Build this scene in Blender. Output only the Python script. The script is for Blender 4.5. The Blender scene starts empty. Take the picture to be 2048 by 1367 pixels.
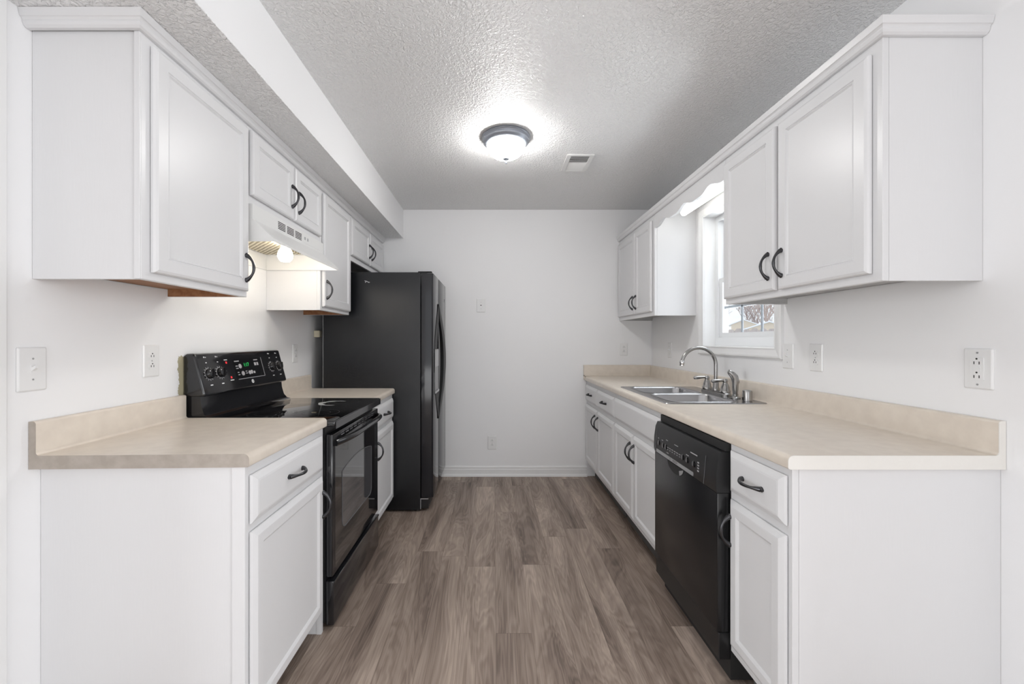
import bpy, bmesh, math, random
from mathutils import Vector, Matrix
random.seed(7)
S = bpy.context.scene
C = S.collection
PI = math.pi

# ------------------------------------------------------------------ camera, exposure, sky, daylight, added fill
FPX, CX, CY, CAMZ = 815.0, 986.0, 680.0, 1.243
cam = bpy.data.cameras.new('camera'); cam.sensor_width = 36.0; cam.sensor_fit = 'HORIZONTAL'
cam.lens = 36.0 * FPX / 2048.0
cam.shift_x = (1024.0 - CX) / 2048.0
cam.shift_y = -(683.5 - CY) / 2048.0
cam.clip_start = 0.02; cam.clip_end = 600
camo = bpy.data.objects.new('camera', cam); C.objects.link(camo)
camo.location = (0, 0, CAMZ); camo.rotation_euler = (PI / 2, 0, 0)
S.camera = camo
vs = S.view_settings
vs.view_transform = 'Standard'; vs.look = 'None'; vs.gamma = 1.0; vs.use_curve_mapping = False
vs.exposure = 0.25

W = bpy.data.worlds.new('overcast_sky'); S.world = W; W.use_nodes = True
bgn = W.node_tree.nodes['Background']
bgn.inputs[0].default_value = (0.93, 0.96, 1.0, 1); bgn.inputs[1].default_value = 1.05

def area_light(name, loc, rot, sx, sy, power, color=(1, 1, 1), spread=PI):
    L = bpy.data.lights.new(name, 'AREA'); L.shape = 'RECTANGLE'; L.size = sx; L.size_y = sy
    L.energy = power; L.color = color; L.spread = spread
    o = bpy.data.objects.new(name, L); C.objects.link(o); o.location = loc; o.rotation_euler = rot
    return o
# unseen fill lamps added far behind the camera to brighten the kitchen
area_light('rear_fill', (0.55, -3.42, 1.35), (PI / 2, 0, 0), 3.6, 2.1, 8, (0.97, 0.98, 1.0))
area_light('rear_up_fill', (0.3, -3.0, 0.25), (PI / 2 + 0.75, 0, 0), 3.4, 1.0, 33, (0.98, 0.99, 1.0))
# side fill lamps added in the unseen adjoining room, no windows built
area_light('side_fill_left', (-3.24, -0.75, 1.25), (0, -PI / 2, 0), 1.7, 1.6, 47, (0.95, 0.975, 1.0))
area_light('side_fill_right', (3.34, -0.85, 1.25), (0, PI / 2, 0), 1.7, 1.601, 61, (0.95, 0.975, 1.0))
# daylight thrown up by the snow below the kitchen window, and skylight from above it
area_light('window_snow_bounce', (2.15, 3.35, 0.72), (0, PI - 0.75, -0.75), 1.2, 1.3, 190, (0.98, 0.99, 1.0))
area_light('window_skylight', (2.15, 2.45, 2.75), (0, 0.85, 0), 1.2, 1.4, 42, (0.95, 0.97, 1.0))

# ------------------------------------------------------------------ materials
def mat(name, color, rough=0.5, metal=0.0, spec=0.5, bump=None, coat=0.0, emit=None, var=None):
    m = bpy.data.materials.new(name); m.use_nodes = True
    nt = m.node_tree; b = nt.nodes['Principled BSDF']
    b.inputs['Base Color'].default_value = (*color, 1)
    b.inputs['Roughness'].default_value = rough
    b.inputs['Metallic'].default_value = metal
    b.inputs['Specular IOR Level'].default_value = spec
    b.inputs['Coat Weight'].default_value = coat
    b.inputs['Coat Roughness'].default_value = 0.04
    if emit:
        b.inputs['Emission Color'].default_value = (*emit[0], 1)
        b.inputs['Emission Strength'].default_value = emit[1]
    tc = None
    if bump or var:
        tc = nt.nodes.new('ShaderNodeTexCoord')
    if var:                                   # (scale, amount, second colour)
        n = nt.nodes.new('ShaderNodeTexNoise'); n.inputs['Scale'].default_value = var[0]
        n.inputs['Detail'].default_value = 5
        mp = nt.nodes.new('ShaderNodeMapping')
        if len(var) > 3: mp.inputs['Scale'].default_value = var[3]
        nt.links.new(tc.outputs['Object'], mp.inputs[0]); nt.links.new(mp.outputs[0], n.inputs['Vector'])
        r = nt.nodes.new('ShaderNodeValToRGB'); r.color_ramp.elements[0].position = 0.35
        r.color_ramp.elements[1].position = 0.65
        r.color_ramp.elements[0].color = (*color, 1); r.color_ramp.elements[1].color = (*var[2], 1)
        nt.links.new(n.outputs['Fac'], r.inputs[0]); nt.links.new(r.outputs[0], b.inputs['Base Color'])
    if bump:                                  # (scale, strength, distance, detail, [stretch])
        n = nt.nodes.new('ShaderNodeTexNoise'); n.inputs['Scale'].default_value = bump[0]
        n.inputs['Detail'].default_value = bump[3]
        mp = nt.nodes.new('ShaderNodeMapping')
        if len(bump) > 4: mp.inputs['Scale'].default_value = bump[4]
        nt.links.new(tc.outputs['Object'], mp.inputs[0]); nt.links.new(mp.outputs[0], n.inputs['Vector'])
        bp = nt.nodes.new('ShaderNodeBump'); bp.inputs['Strength'].default_value = bump[1]
        bp.inputs['Distance'].default_value = bump[2]
        nt.links.new(n.outputs['Fac'], bp.inputs['Height']); nt.links.new(bp.outputs[0], b.inputs['Normal'])
    return m

M = {}
M['wall'] = mat('wall_paint', (0.89, 0.89, 0.898), 0.55, spec=0.3, bump=(60, 0.06, 0.004, 4))
M['cab'] = mat('cabinet_paint', (0.765, 0.765, 0.775), 0.33, bump=(28, 0.05, 0.004, 5, (6, 6, 0.7)))
M['trim'] = mat('trim_paint', (0.84, 0.84, 0.84), 0.3, bump=(20, 0.04, 0.003, 3))
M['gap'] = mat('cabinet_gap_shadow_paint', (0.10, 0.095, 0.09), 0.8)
M['brownwood'] = mat('bare_brown_wood', (0.36, 0.17, 0.075), 0.55, var=(6, 1, (0.24, 0.10, 0.04), (8, 1.2, 8)))
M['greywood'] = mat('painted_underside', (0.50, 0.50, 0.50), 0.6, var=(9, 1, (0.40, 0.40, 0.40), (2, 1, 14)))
M['lam'] = mat('beige_laminate', (0.78, 0.705, 0.615), 0.28, var=(22, 1, (0.725, 0.65, 0.565)))
M['lamedge'] = mat('laminate_end', (0.45, 0.40, 0.355), 0.55, var=(30, 1, (0.38, 0.335, 0.29)))
M['whiteedge'] = mat('white_painted_edge', (0.83, 0.81, 0.77), 0.5, bump=(45, 0.35, 0.004, 5))
M['pewter'] = mat('dark_pewter', (0.075, 0.075, 0.08), 0.28, metal=0.9)
M['nickel'] = mat('brushed_nickel', (0.38, 0.375, 0.37), 0.24, metal=1.0)
M['chrome'] = mat('chrome', (0.75, 0.75, 0.76), 0.1, metal=1.0)
M['steel'] = mat('stainless_steel', (0.43, 0.43, 0.44), 0.27, metal=1.0, bump=(35, 0.05, 0.002, 3, (1, 30, 1)))
M['black'] = mat('black_enamel', (0.012, 0.012, 0.014), 0.14, coat=0.3)
M['blackmatte'] = mat('black_matte_handle', (0.008, 0.008, 0.009), 0.45, spec=0.25)
M['dwblack'] = mat('black_dishwasher_door', (0.010, 0.010, 0.011), 0.27)
M['blacksat'] = mat('black_satin', (0.014, 0.014, 0.015), 0.33)
M['blackglass'] = mat('black_glass', (0.006, 0.006, 0.007), 0.035, coat=0.6)
M['ovenwindow'] = mat('oven_window_glass', (0.075, 0.075, 0.08), 0.03, coat=0.6)
M['fridgeside'] = mat('black_textured_steel', (0.009, 0.010, 0.012), 0.17, spec=0.5, bump=(430, 0.38, 0.0020, 1))
M['fridgedoor'] = mat('glossy_black_door', (0.012, 0.012, 0.015), 0.08, spec=0.42)
M['greymark'] = mat('grey_ring_mark', (0.12, 0.12, 0.125), 0.2)
M['wornmark'] = mat('worn_burner_mark', (0.42, 0.43, 0.44), 0.5)
M['whitemark'] = mat('white_mark', (0.75, 0.75, 0.76), 0.5)
M['palebtn'] = mat('pale_button', (0.45, 0.44, 0.46), 0.4)
M['silver'] = mat('silver_strip', (0.50, 0.50, 0.51), 0.35, metal=0.6)
M['red'] = mat('red_indicator', (0.55, 0.02, 0.03), 0.3, emit=((1, 0.05, 0.05), 0.5))
M['green'] = mat('green_digits', (0.0, 0.3, 0.05), 0.4, emit=((0.05, 0.9, 0.2), 0.6))
M['cream'] = mat('cream_plastic', (0.72, 0.66, 0.50), 0.5)
M['plate'] = mat('white_plastic', (0.83, 0.83, 0.83), 0.28)
M['slot'] = mat('dark_slot', (0.02, 0.02, 0.02), 0.6)
M['hood'] = mat('white_hood_enamel', (0.80, 0.80, 0.79), 0.28)
M['gunmetal'] = mat('dark_grey_metal', (0.27, 0.29, 0.33), 0.38, metal=0.4)
M['vinyl'] = mat('white_vinyl', (0.84, 0.85, 0.86), 0.3)
M['screen'] = mat('grey_aluminium', (0.50, 0.52, 0.55), 0.4, metal=0.3)
M['bulb'] = mat('lit_hood_bulb', (1, 1, 1), 0.3, emit=((1.0, 0.92, 0.80), 34))
M['bowl'] = mat('lit_frosted_glass', (0.92, 0.91, 0.86), 0.25, emit=((1.0, 0.985, 0.965), 46))
M['tube'] = mat('lit_fluorescent_lens', (1, 1, 1), 0.4, emit=((1.0, 0.98, 0.93), 4.0))
M['snow'] = mat('snow', (0.88, 0.90, 0.93), 0.8)
M['fence'] = mat('weathered_fence_wood', (0.50, 0.44, 0.41), 0.85, var=(5, 1, (0.38, 0.33, 0.32), (6, 6, 0.6)))
M['siding'] = mat('cream_siding', (0.72, 0.62, 0.50), 0.7)
M['bark'] = mat('bare_bark', (0.34, 0.26, 0.24), 0.9)
M['palebark'] = mat('pale_bark', (0.52, 0.42, 0.38), 0.9)
M['tan'] = mat('tan_wall', (0.3, 0.27, 0.2), 0.7)

def nd(nt, typ, **kw):
    n = nt.nodes.new(typ)
    for k, v in kw.items(): setattr(n, k, v)
    return n
def lk(nt, a, b): nt.links.new(a, b)
def mth(nt, op, a, b=None, c=None):
    n = nt.nodes.new('ShaderNodeMath'); n.operation = op
    for i, v in enumerate((a, b, c)):
        if v is None: continue
        if isinstance(v, (int, float)): n.inputs[i].default_value = v
        else: nt.links.new(v, n.inputs[i])
    return n.outputs[0]

def floor_material():
    m = bpy.data.materials.new('vinyl_plank_floor'); m.use_nodes = True; nt = m.node_tree
    b = nt.nodes['Principled BSDF']
    tc = nd(nt, 'ShaderNodeTexCoord'); sep = nd(nt, 'ShaderNodeSeparateXYZ'); lk(nt, tc.outputs['Object'], sep.inputs[0])
    PW, PL = 0.152, 1.22
    fx = mth(nt, 'DIVIDE', mth(nt, 'SUBTRACT', sep.outputs[0], 0.012), PW)
    row = mth(nt, 'FLOOR', fx)
    wn = nd(nt, 'ShaderNodeTexWhiteNoise', noise_dimensions='1D'); lk(nt, row, wn.inputs['W'])
    fy = mth(nt, 'ADD', mth(nt, 'DIVIDE', sep.outputs[1], PL), wn.outputs['Value'])
    col = mth(nt, 'FLOOR', fy)
    cmb = nd(nt, 'ShaderNodeCombineXYZ'); lk(nt, row, cmb.inputs[0]); lk(nt, col, cmb.inputs[1])
    wn2 = nd(nt, 'ShaderNodeTexWhiteNoise', noise_dimensions='3D'); lk(nt, cmb.outputs[0], wn2.inputs['Vector'])
    # per plank shift of the grain
    off = nd(nt, 'ShaderNodeVectorMath', operation='SCALE'); lk(nt, wn2.outputs['Color'], off.inputs[0]); off.inputs[3].default_value = 9.0
    add = nd(nt, 'ShaderNodeVectorMath', operation='ADD'); lk(nt, tc.outputs['Object'], add.inputs[0]); lk(nt, off.outputs[0], add.inputs[1])
    mp = nd(nt, 'ShaderNodeMapping'); mp.inputs['Scale'].default_value = (7.0, 0.9, 1); lk(nt, add.outputs[0], mp.inputs[0])
    n1 = nd(nt, 'ShaderNodeTexNoise'); n1.inputs['Scale'].default_value = 1.0; n1.inputs['Detail'].default_value = 4; n1.inputs['Distortion'].default_value = 0.7
    lk(nt, mp.outputs[0], n1.inputs['Vector'])
    # cathedral grain: rings of the broad noise
    rings = mth(nt, 'SINE', mth(nt, 'MULTIPLY', n1.outputs['Fac'], 110.0))
    mp2 = nd(nt, 'ShaderNodeMapping'); mp2.inputs['Scale'].default_value = (150, 3.5, 1); lk(nt, add.outputs[0], mp2.inputs[0])
    n2 = nd(nt, 'ShaderNodeTexNoise'); n2.inputs['Scale'].default_value = 1.0; n2.inputs['Detail'].default_value = 3; lk(nt, mp2.outputs[0], n2.inputs['Vector'])
    mp3 = nd(nt, 'ShaderNodeMapping'); mp3.inputs['Scale'].default_value = (16, 1.6, 1); lk(nt, add.outputs[0], mp3.inputs[0])
    n3 = nd(nt, 'ShaderNodeTexNoise'); n3.inputs['Scale'].default_value = 1.0; n3.inputs['Detail'].default_value = 4; lk(nt, mp3.outputs[0], n3.inputs['Vector'])
    v = mth(nt, 'MULTIPLY', mth(nt, 'SUBTRACT', n1.outputs['Fac'], 0.5), 1.25)
    v = mth(nt, 'ADD', v, mth(nt, 'MULTIPLY', rings, 0.075))
    v = mth(nt, 'ADD', v, mth(nt, 'MULTIPLY', mth(nt, 'SUBTRACT', n2.outputs['Fac'], 0.5), 0.42))
    v = mth(nt, 'ADD', v, mth(nt, 'MULTIPLY', mth(nt, 'SUBTRACT', n3.outputs['Fac'], 0.5), 0.55))
    v = mth(nt, 'ADD', v, mth(nt, 'MULTIPLY', mth(nt, 'SUBTRACT', wn2.outputs['Value'], 0.5), 0.18))
    v = mth(nt, 'ADD', v, 0.5)
    rp = nd(nt, 'ShaderNodeValToRGB'); cr = rp.color_ramp
    cr.elements[0].position = 0.08; cr.elements[0].color = (0.10, 0.072, 0.058, 1)
    cr.elements[1].position = 0.95; cr.elements[1].color = (0.60, 0.49, 0.415, 1)
    e = cr.elements.new(0.42); e.color = (0.275, 0.212, 0.175, 1)
    e = cr.elements.new(0.65); e.color = (0.40, 0.32, 0.266, 1)
    lk(nt, v, rp.inputs[0])
    # fine joints
    ex = mth(nt, 'FRACT', fx); ey = mth(nt, 'FRACT', fy)
    jx = mth(nt, 'MAXIMUM', mth(nt, 'LESS_THAN', ex, 0.010), mth(nt, 'LESS_THAN', ey, 0.0014))
    mx = nd(nt, 'ShaderNodeMixRGB', blend_type='MULTIPLY'); lk(nt, mth(nt, 'MULTIPLY', jx, 0.55), mx.inputs[0])
    lk(nt, rp.outputs[0], mx.inputs[1]); mx.inputs[2].default_value = (0.25, 0.22, 0.2, 1)
    lk(nt, mx.outputs[0], b.inputs['Base Color'])
    b.inputs['Roughness'].default_value = 0.42; b.inputs['Specular IOR Level'].default_value = 0.35
    bp = nd(nt, 'ShaderNodeBump'); bp.inputs['Strength'].default_value = 0.12; bp.inputs['Distance'].default_value = 0.003
    lk(nt, n2.outputs['Fac'], bp.inputs['Height']); lk(nt, bp.outputs[0], b.inputs['Normal'])
    return m
M['floor'] = floor_material()

def ceiling_material():
    m = bpy.data.materials.new('textured_ceiling'); m.use_nodes = True; nt = m.node_tree
    b = nt.nodes['Principled BSDF']
    b.inputs['Base Color'].default_value = (0.90, 0.90, 0.90, 1); b.inputs['Roughness'].default_value = 0.38
    b.inputs['Specular IOR Level'].default_value = 0.45
    tc = nd(nt, 'ShaderNodeTexCoord')
    n = nd(nt, 'ShaderNodeTexNoise'); n.inputs['Scale'].default_value = 75; n.inputs['Detail'].default_value = 3
    n.inputs['Distortion'].default_value = 0.8
    lk(nt, tc.outputs['Object'], n.inputs['Vector'])
    r = nd(nt, 'ShaderNodeValToRGB'); r.color_ramp.elements[0].position = 0.40; r.color_ramp.elements[1].position = 0.62
    lk(nt, n.outputs['Fac'], r.inputs[0])
    bp = nd(nt, 'ShaderNodeBump'); bp.inputs['Strength'].default_value = 0.9; bp.inputs['Distance'].default_value = 0.004
    lk(nt, r.outputs[0], bp.inputs['Height']); lk(nt, bp.outputs[0], b.inputs['Normal'])
    return m
M['ceil'] = ceiling_material()

def left_wall_material():
    """wall paint with the strip behind the range that was left unpainted"""
    m = bpy.data.materials.new('wall_paint_left'); m.use_nodes = True; nt = m.node_tree
    b = nt.nodes['Principled BSDF']; b.inputs['Roughness'].default_value = 0.55; b.inputs['Specular IOR Level'].default_value = 0.3
    tc = nd(nt, 'ShaderNodeTexCoord'); sep = nd(nt, 'ShaderNodeSeparateXYZ'); lk(nt, tc.outputs['Object'], sep.inputs[0])
    n = nd(nt, 'ShaderNodeTexNoise'); n.inputs['Scale'].default_value = 45; n.inputs['Detail'].default_value = 3
    lk(nt, tc.outputs['Object'], n.inputs['Vector'])
    jit = mth(nt, 'MULTIPLY', mth(nt, 'SUBTRACT', n.outputs['Fac'], 0.5), 0.035)
    y = mth(nt, 'ADD', sep.outputs[1], jit)
    k = mth(nt, 'MULTIPLY', mth(nt, 'GREATER_THAN', y, 1.722), mth(nt, 'LESS_THAN', sep.outputs[1], 1.80))
    k = mth(nt, 'MULTIPLY', k, mth(nt, 'LESS_THAN', mth(nt, 'ADD', sep.outputs[2], jit), 1.175))
    mx = nd(nt, 'ShaderNodeMixRGB'); lk(nt, k, mx.inputs[0])
    mx.inputs[1].default_value = (0.89, 0.89, 0.898, 1); mx.inputs[2].default_value = (0.46, 0.42, 0.29, 1)
    lk(nt, mx.outputs[0], b.inputs['Base Color'])
    return m
M['leftwall'] = left_wall_material()

def glass_material():
    m = bpy.data.materials.new('window_glass'); m.use_nodes = True; nt = m.node_tree
    nt.nodes.remove(nt.nodes['Principled BSDF'])
    out = nt.nodes['Material Output']
    t = nd(nt, 'ShaderNodeBsdfTransparent'); g = nd(nt, 'ShaderNodeBsdfGlossy'); g.inputs['Roughness'].default_value = 0.02
    t.inputs[0].default_value = (0.95, 0.97, 0.98, 1)
    lw = nd(nt, 'ShaderNodeLayerWeight'); f = nd(nt, 'ShaderNodeMath', operation='MULTIPLY_ADD')
    pw = nd(nt, 'ShaderNodeMath', operation='POWER'); lk(nt, lw.outputs['Facing'], pw.inputs[0]); pw.inputs[1].default_value = 4.0
    lk(nt, pw.outputs[0], f.inputs[0]); f.inputs[1].default_value = 0.35; f.inputs[2].default_value = 0.035
    mx = nd(nt, 'ShaderNodeMixShader'); lk(nt, f.outputs[0], mx.inputs[0]); lk(nt, t.outputs[0], mx.inputs[1]); lk(nt, g.outputs[0], mx.inputs[2])
    lk(nt, mx.outputs[0], out.inputs[0])
    return m
M['glass'] = glass_material()

def filter_material():
    m = bpy.data.materials.new('aluminium_mesh'); m.use_nodes = True; nt = m.node_tree
    b = nt.nodes['Principled BSDF']; b.inputs['Metallic'].default_value = 0.7; b.inputs['Roughness'].default_value = 0.45
    tc = nd(nt, 'ShaderNodeTexCoord'); wv = nd(nt, 'ShaderNodeTexWave', wave_type='BANDS', bands_direction='DIAGONAL')
    wv.inputs['Scale'].default_value = 22; wv.inputs['Distortion'].default_value = 1.5; lk(nt, tc.outputs['Object'], wv.inputs['Vector'])
    r = nd(nt, 'ShaderNodeValToRGB'); r.color_ramp.elements[0].color = (0.22, 0.18, 0.11, 1); r.color_ramp.elements[1].color = (0.72, 0.66, 0.52, 1)
    lk(nt, wv.outputs['Fac'], r.inputs[0]); lk(nt, r.outputs[0], b.inputs['Base Color'])
    return m
M['filter'] = filter_material()

# ------------------------------------------------------------------ mesh helpers (world coordinates)
def new(): return bmesh.new()
def box(bm, x0, x1, y0, y1, z0, z1, bev=0.0, seg=2):
    if x0 > x1: x0, x1 = x1, x0
    if y0 > y1: y0, y1 = y1, y0
    if z0 > z1: z0, z1 = z1, z0
    v = [bm.verts.new(p) for p in ((x0, y0, z0), (x1, y0, z0), (x1, y1, z0), (x0, y1, z0), (x0, y0, z1), (x1, y0, z1), (x1, y1, z1), (x0, y1, z1))]
    fs = [bm.faces.new([v[i] for i in q]) for q in ((0, 3, 2, 1), (4, 5, 6, 7), (0, 1, 5, 4), (1, 2, 6, 5), (2, 3, 7, 6), (3, 0, 4, 7))]
    if bev > 0:
        es = list({e for f in fs for e in f.edges})
        bmesh.ops.bevel(bm, geom=es, offset=bev, segments=seg, profile=0.5, affect='EDGES')
def prism(bm, pts, axis, a0, a1):
    """polygon (two coordinates) extruded along an axis: 'y' takes (x,z), 'x' takes (y,z), 'z' takes (x,y)"""
    def q(p, a):
        return {'y': (p[0], a, p[1]), 'x': (a, p[0], p[1]), 'z': (p[0], p[1], a)}[axis]
    A = [bm.verts.new(q(p, a0)) for p in pts]; B = [bm.verts.new(q(p, a1)) for p in pts]
    n = len(pts)
    for i in range(n):
        bm.faces.new((A[i], A[(i + 1) % n], B[(i + 1) % n], B[i]))
    bm.faces.new(A[::-1]); bm.faces.new(B)
def frame_axes(d):
    d = Vector(d).normalized()
    u = d.orthogonal().normalized(); return d, u, d.cross(u)
def tube(bm, pts, r, n=12, caps=True, flat=None):
    """round bar along points; r a number or a list; flat squashes one direction (vector, factor)"""
    pts = [Vector(p) for p in pts]; m = len(pts)
    rs = r if isinstance(r, (list, tuple)) else [r] * m
    rings = []; up = None
    for i, p in enumerate(pts):
        t = (pts[min(i + 1, m - 1)] - pts[max(i - 1, 0)]).normalized()
        if up is None: up = t.orthogonal().normalized()
        up = (up - t * up.dot(t)).normalized(); w = t.cross(up)
        ring = []
        for k in range(n):
            a = 2 * PI * k / n
            o = (up * math.cos(a) + w * math.sin(a)) * rs[i]
            if flat: o -= flat[0] * o.dot(flat[0]) * (1 - flat[1])
            ring.append(bm.verts.new(p + o))
        rings.append(ring)
    for i in range(m - 1):
        for k in range(n):
            bm.faces.new((rings[i][k], rings[i][(k + 1) % n], rings[i + 1][(k + 1) % n], rings[i + 1][k]))
    if caps:
        bm.faces.new(rings[0][::-1]); bm.faces.new(rings[-1])
def lathe(bm, prof, origin, axis=(0, 0, 1), n=32):
    """profile of (radius, height) turned about an axis through origin"""
    d, u, w = frame_axes(axis); o = Vector(origin); rings = []
    for r, h in prof:
        if r < 1e-6: rings.append([bm.verts.new(o + d * h)])
        else: rings.append([bm.verts.new(o + d * h + (u * math.cos(2 * PI * k / n) + w * math.sin(2 * PI * k / n)) * r) for k in range(n)])
    for a, b in zip(rings[:-1], rings[1:]):
        for k in range(n):
            k2 = (k + 1) % n
            if len(a) == 1 and len(b) == 1: continue
            if len(a) == 1: bm.faces.new((a[0], b[k], b[k2]))
            elif len(b) == 1: bm.faces.new((a[k], a[k2], b[0]))
            else: bm.faces.new((a[k], a[k2], b[k2], b[k]))
    for rg, rev in ((rings[0], True), (rings[-1], False)):
        if len(rg) > 2: bm.faces.new(rg[::-1] if rev else rg)
def rings(bm, side, xf, y0, y1, z0, z1, prof):
    """panel standing out of the plane x = side*xf towards the middle of the room; prof = (inset, depth)"""
    prev = None
    first = None
    for ins, d in prof:
        X = side * (xf - d)
        q = [bm.verts.new(p) for p in ((X, y0 + ins, z0 + ins), (X, y1 - ins, z0 + ins), (X, y1 - ins, z1 - ins), (X, y0 + ins, z1 - ins))]
        if prev:
            for k in range(4): bm.faces.new((prev[k], prev[(k + 1) % 4], q[(k + 1) % 4], q[k]))
        else: first = q
        prev = q
    bm.faces.new(prev); bm.faces.new(first[::-1])
def obj(name, bm, m, parent=None, root=None, smooth=None, label=None):
    """links the bmesh as one object; children keep their coordinates relative to the thing's base"""
    bmesh.ops.recalc_face_normals(bm, faces=bm.faces[:])
    off = Vector(root.location) if root else Vector((0, 0, 0))
    if off.length: bmesh.ops.translate(bm, verts=bm.verts[:], vec=-off)
    me = bpy.data.meshes.new(name); bm.to_mesh(me); bm.free()
    if m: me.materials.append(M[m] if isinstance(m, str) else m)
    if smooth is not None:
        for p in me.polygons: p.use_smooth = True
        try: me.set_sharp_from_angle(angle=math.radians(smooth))
        except Exception: pass
    o = bpy.data.objects.new(name, me); C.objects.link(o)
    if parent: o.parent = parent
    if label: o['label'] = label
    return o
def thing(name, label, cat, loc, group=None):
    o = bpy.data.objects.new(name, None); C.objects.link(o); o.location = loc; o.empty_display_size = 0.05
    o['label'] = label; o['category'] = cat
    if group: o['group'] = group
    return o
def tag(o, label, cat, group=None):
    o['label'] = label; o['category'] = cat
    if group: o['group'] = group
    return o
def struct(name, bm, m, parent=None, root=None, smooth=None):
    o = obj(name, bm, m, parent, root, smooth)
    if not parent: o['kind'] = 'structure'
    return o
def text_bm(bm, body, size, origin, right, up, depth=0.0004, align='CENTER', shear=0.0):
    cu = bpy.data.curves.new('lettering', 'FONT'); cu.body = body; cu.size = size; cu.align_x = align; cu.align_y = 'CENTER'
    cu.extrude = 0.0; cu.shear = shear
    to = bpy.data.objects.new('lettering', cu); C.objects.link(to)
    dg = bpy.context.evaluated_depsgraph_get(); dg.update()
    me = bpy.data.meshes.new_from_object(to.evaluated_get(dg))
    bpy.data.objects.remove(to); bpy.data.curves.remove(cu)
    R, U = Vector(right).normalized(), Vector(up).normalized(); N = R.cross(U); O = Vector(origin)
    vs_ = [bm.verts.new(O + R * v.co.x + U * v.co.y + N * depth) for v in me.vertices]
    for p in me.polygons:
        try: bm.faces.new([vs_[i] for i in p.vertices])
        except ValueError: pass
    bpy.data.meshes.remove(me)
def plaque(bm, origin, right, up, u0, u1, v0, v1, d0=-0.001, d1=0.001):
    """thin raised rectangle in the plane through origin spanned by right/up"""
    R, U = Vector(right).normalized(), Vector(up).normalized(); N = R.cross(U); O = Vector(origin)
    v = [bm.verts.new(O + R * u + U * w + N * d) for d in (d0, d1) for u, w in ((u0, v0), (u1, v0), (u1, v1), (u0, v1))]
    for q in ((0, 3, 2, 1), (4, 5, 6, 7), (0, 1, 5, 4), (1, 2, 6, 5), (2, 3, 7, 6), (3, 0, 4, 7)): bm.faces.new([v[i] for i in q])

# ------------------------------------------------------------------ the room
XL, XR, YB, ZC = -1.33, 1.455, 3.735, 2.438
XLo, XRo, YF = -3.3, 3.4, -3.5           # the adjoining room behind the camera
SOFX, SOFZ = -0.822, 2.176
WY0, WY1, WZ0, WZ1 = 2.096, 2.805, 1.206, 2.084      # kitchen window opening
PLAN = [(XLo, YF), (XRo, YF), (XRo, 0.65), (XR + 0.15, 0.65), (XR + 0.15, YB + 0.1), (XL - 0.12, YB + 0.1), (XL - 0.12, 0.82), (XLo, 0.82)]
bm = new(); prism(bm, PLAN, 'z', -0.08, 0.0); struct('floor', bm, 'floor')
bm = new(); prism(bm, PLAN, 'z', ZC, ZC + 0.1); struct('ceiling', bm, 'ceil')
bm = new(); box(bm, XL - 0.12, XR + 0.15, YB, YB + 0.1, 0, ZC); struct('wall_back', bm, 'wall')
bm = new(); box(bm, XL - 0.12, XL, 0.72, YB, 0, ZC); struct('wall_left', bm, 'leftwall')
bm = new()
JT = 0.012; q = JT + 0.0005
box(bm, XR, XR + 0.15, 0.55, WY0 - q, 0, ZC); box(bm, XR, XR + 0.15, WY1 + q, YB, 0, ZC)
box(bm, XR, XR + 0.15, WY0 - q, WY1 + q, 0, WZ0 - q); box(bm, XR, XR + 0.15, WY0 - q, WY1 + q, WZ1 + q, ZC)
struct('wall_right', bm, 'wall')
bm = new()
box(bm, XLo, XL - 0.12, 0.72, 0.82, 0, ZC); struct('wall_near_left', bm, 'wall')
bm = new(); box(bm, XR + 0.15, XRo, 0.55, 0.65, 0, ZC); struct('wall_near_right', bm, 'wall')
bm = new(); box(bm, XLo - 0.1, XLo, YF, 0.82, 0, ZC); struct('wall_far_left', bm, 'wall')
bm = new(); box(bm, XRo, XRo + 0.1, YF, 0.65, 0, ZC); struct('wall_far_right', bm, 'wall')
bm = new()
box(bm, XLo, -1.25, YF - 0.1, YF, 0, ZC); box(bm, 2.35, XRo, YF - 0.1, YF, 0, ZC); box(bm, -1.25, 2.35, YF - 0.1, YF, 2.38, ZC)
box(bm, -1.25, 2.35, YF - 0.1, YF, 0, 0.3)
struct('wall_front', bm, 'wall')
# boxed soffit above the left cabinets: smooth face, textured underside
bm = new(); box(bm, XL, SOFX, 0.72, YB, SOFZ + 0.004, ZC); struct('trim_2', bm, 'wall')
bm = new(); box(bm, XL, SOFX, 0.72, YB, SOFZ, SOFZ + 0.004); struct('trim_3', bm, 'ceil')
# baseboard on the back wall, with a quarter-round shoe
bm = new()
prism(bm, [(YB, 0), (YB - 0.024, 0), (YB - 0.024, 0.010), (YB - 0.020, 0.020), (YB - 0.013, 0.024), (YB - 0.013, 0.062), (YB - 0.010, 0.070), (YB - 0.011, 0.082), (YB - 0.006, 0.092), (YB, 0.092)], 'x', -0.53, 0.86)
struct('baseboard_back', bm, 'trim')
# the edge of a cased opening where the left wall ends
bm = new(); box(bm, XL, XL + 0.012, 0.93, 1.108, 0, SOFZ, 0.004); struct('trim_1', bm, 'trim')

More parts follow.
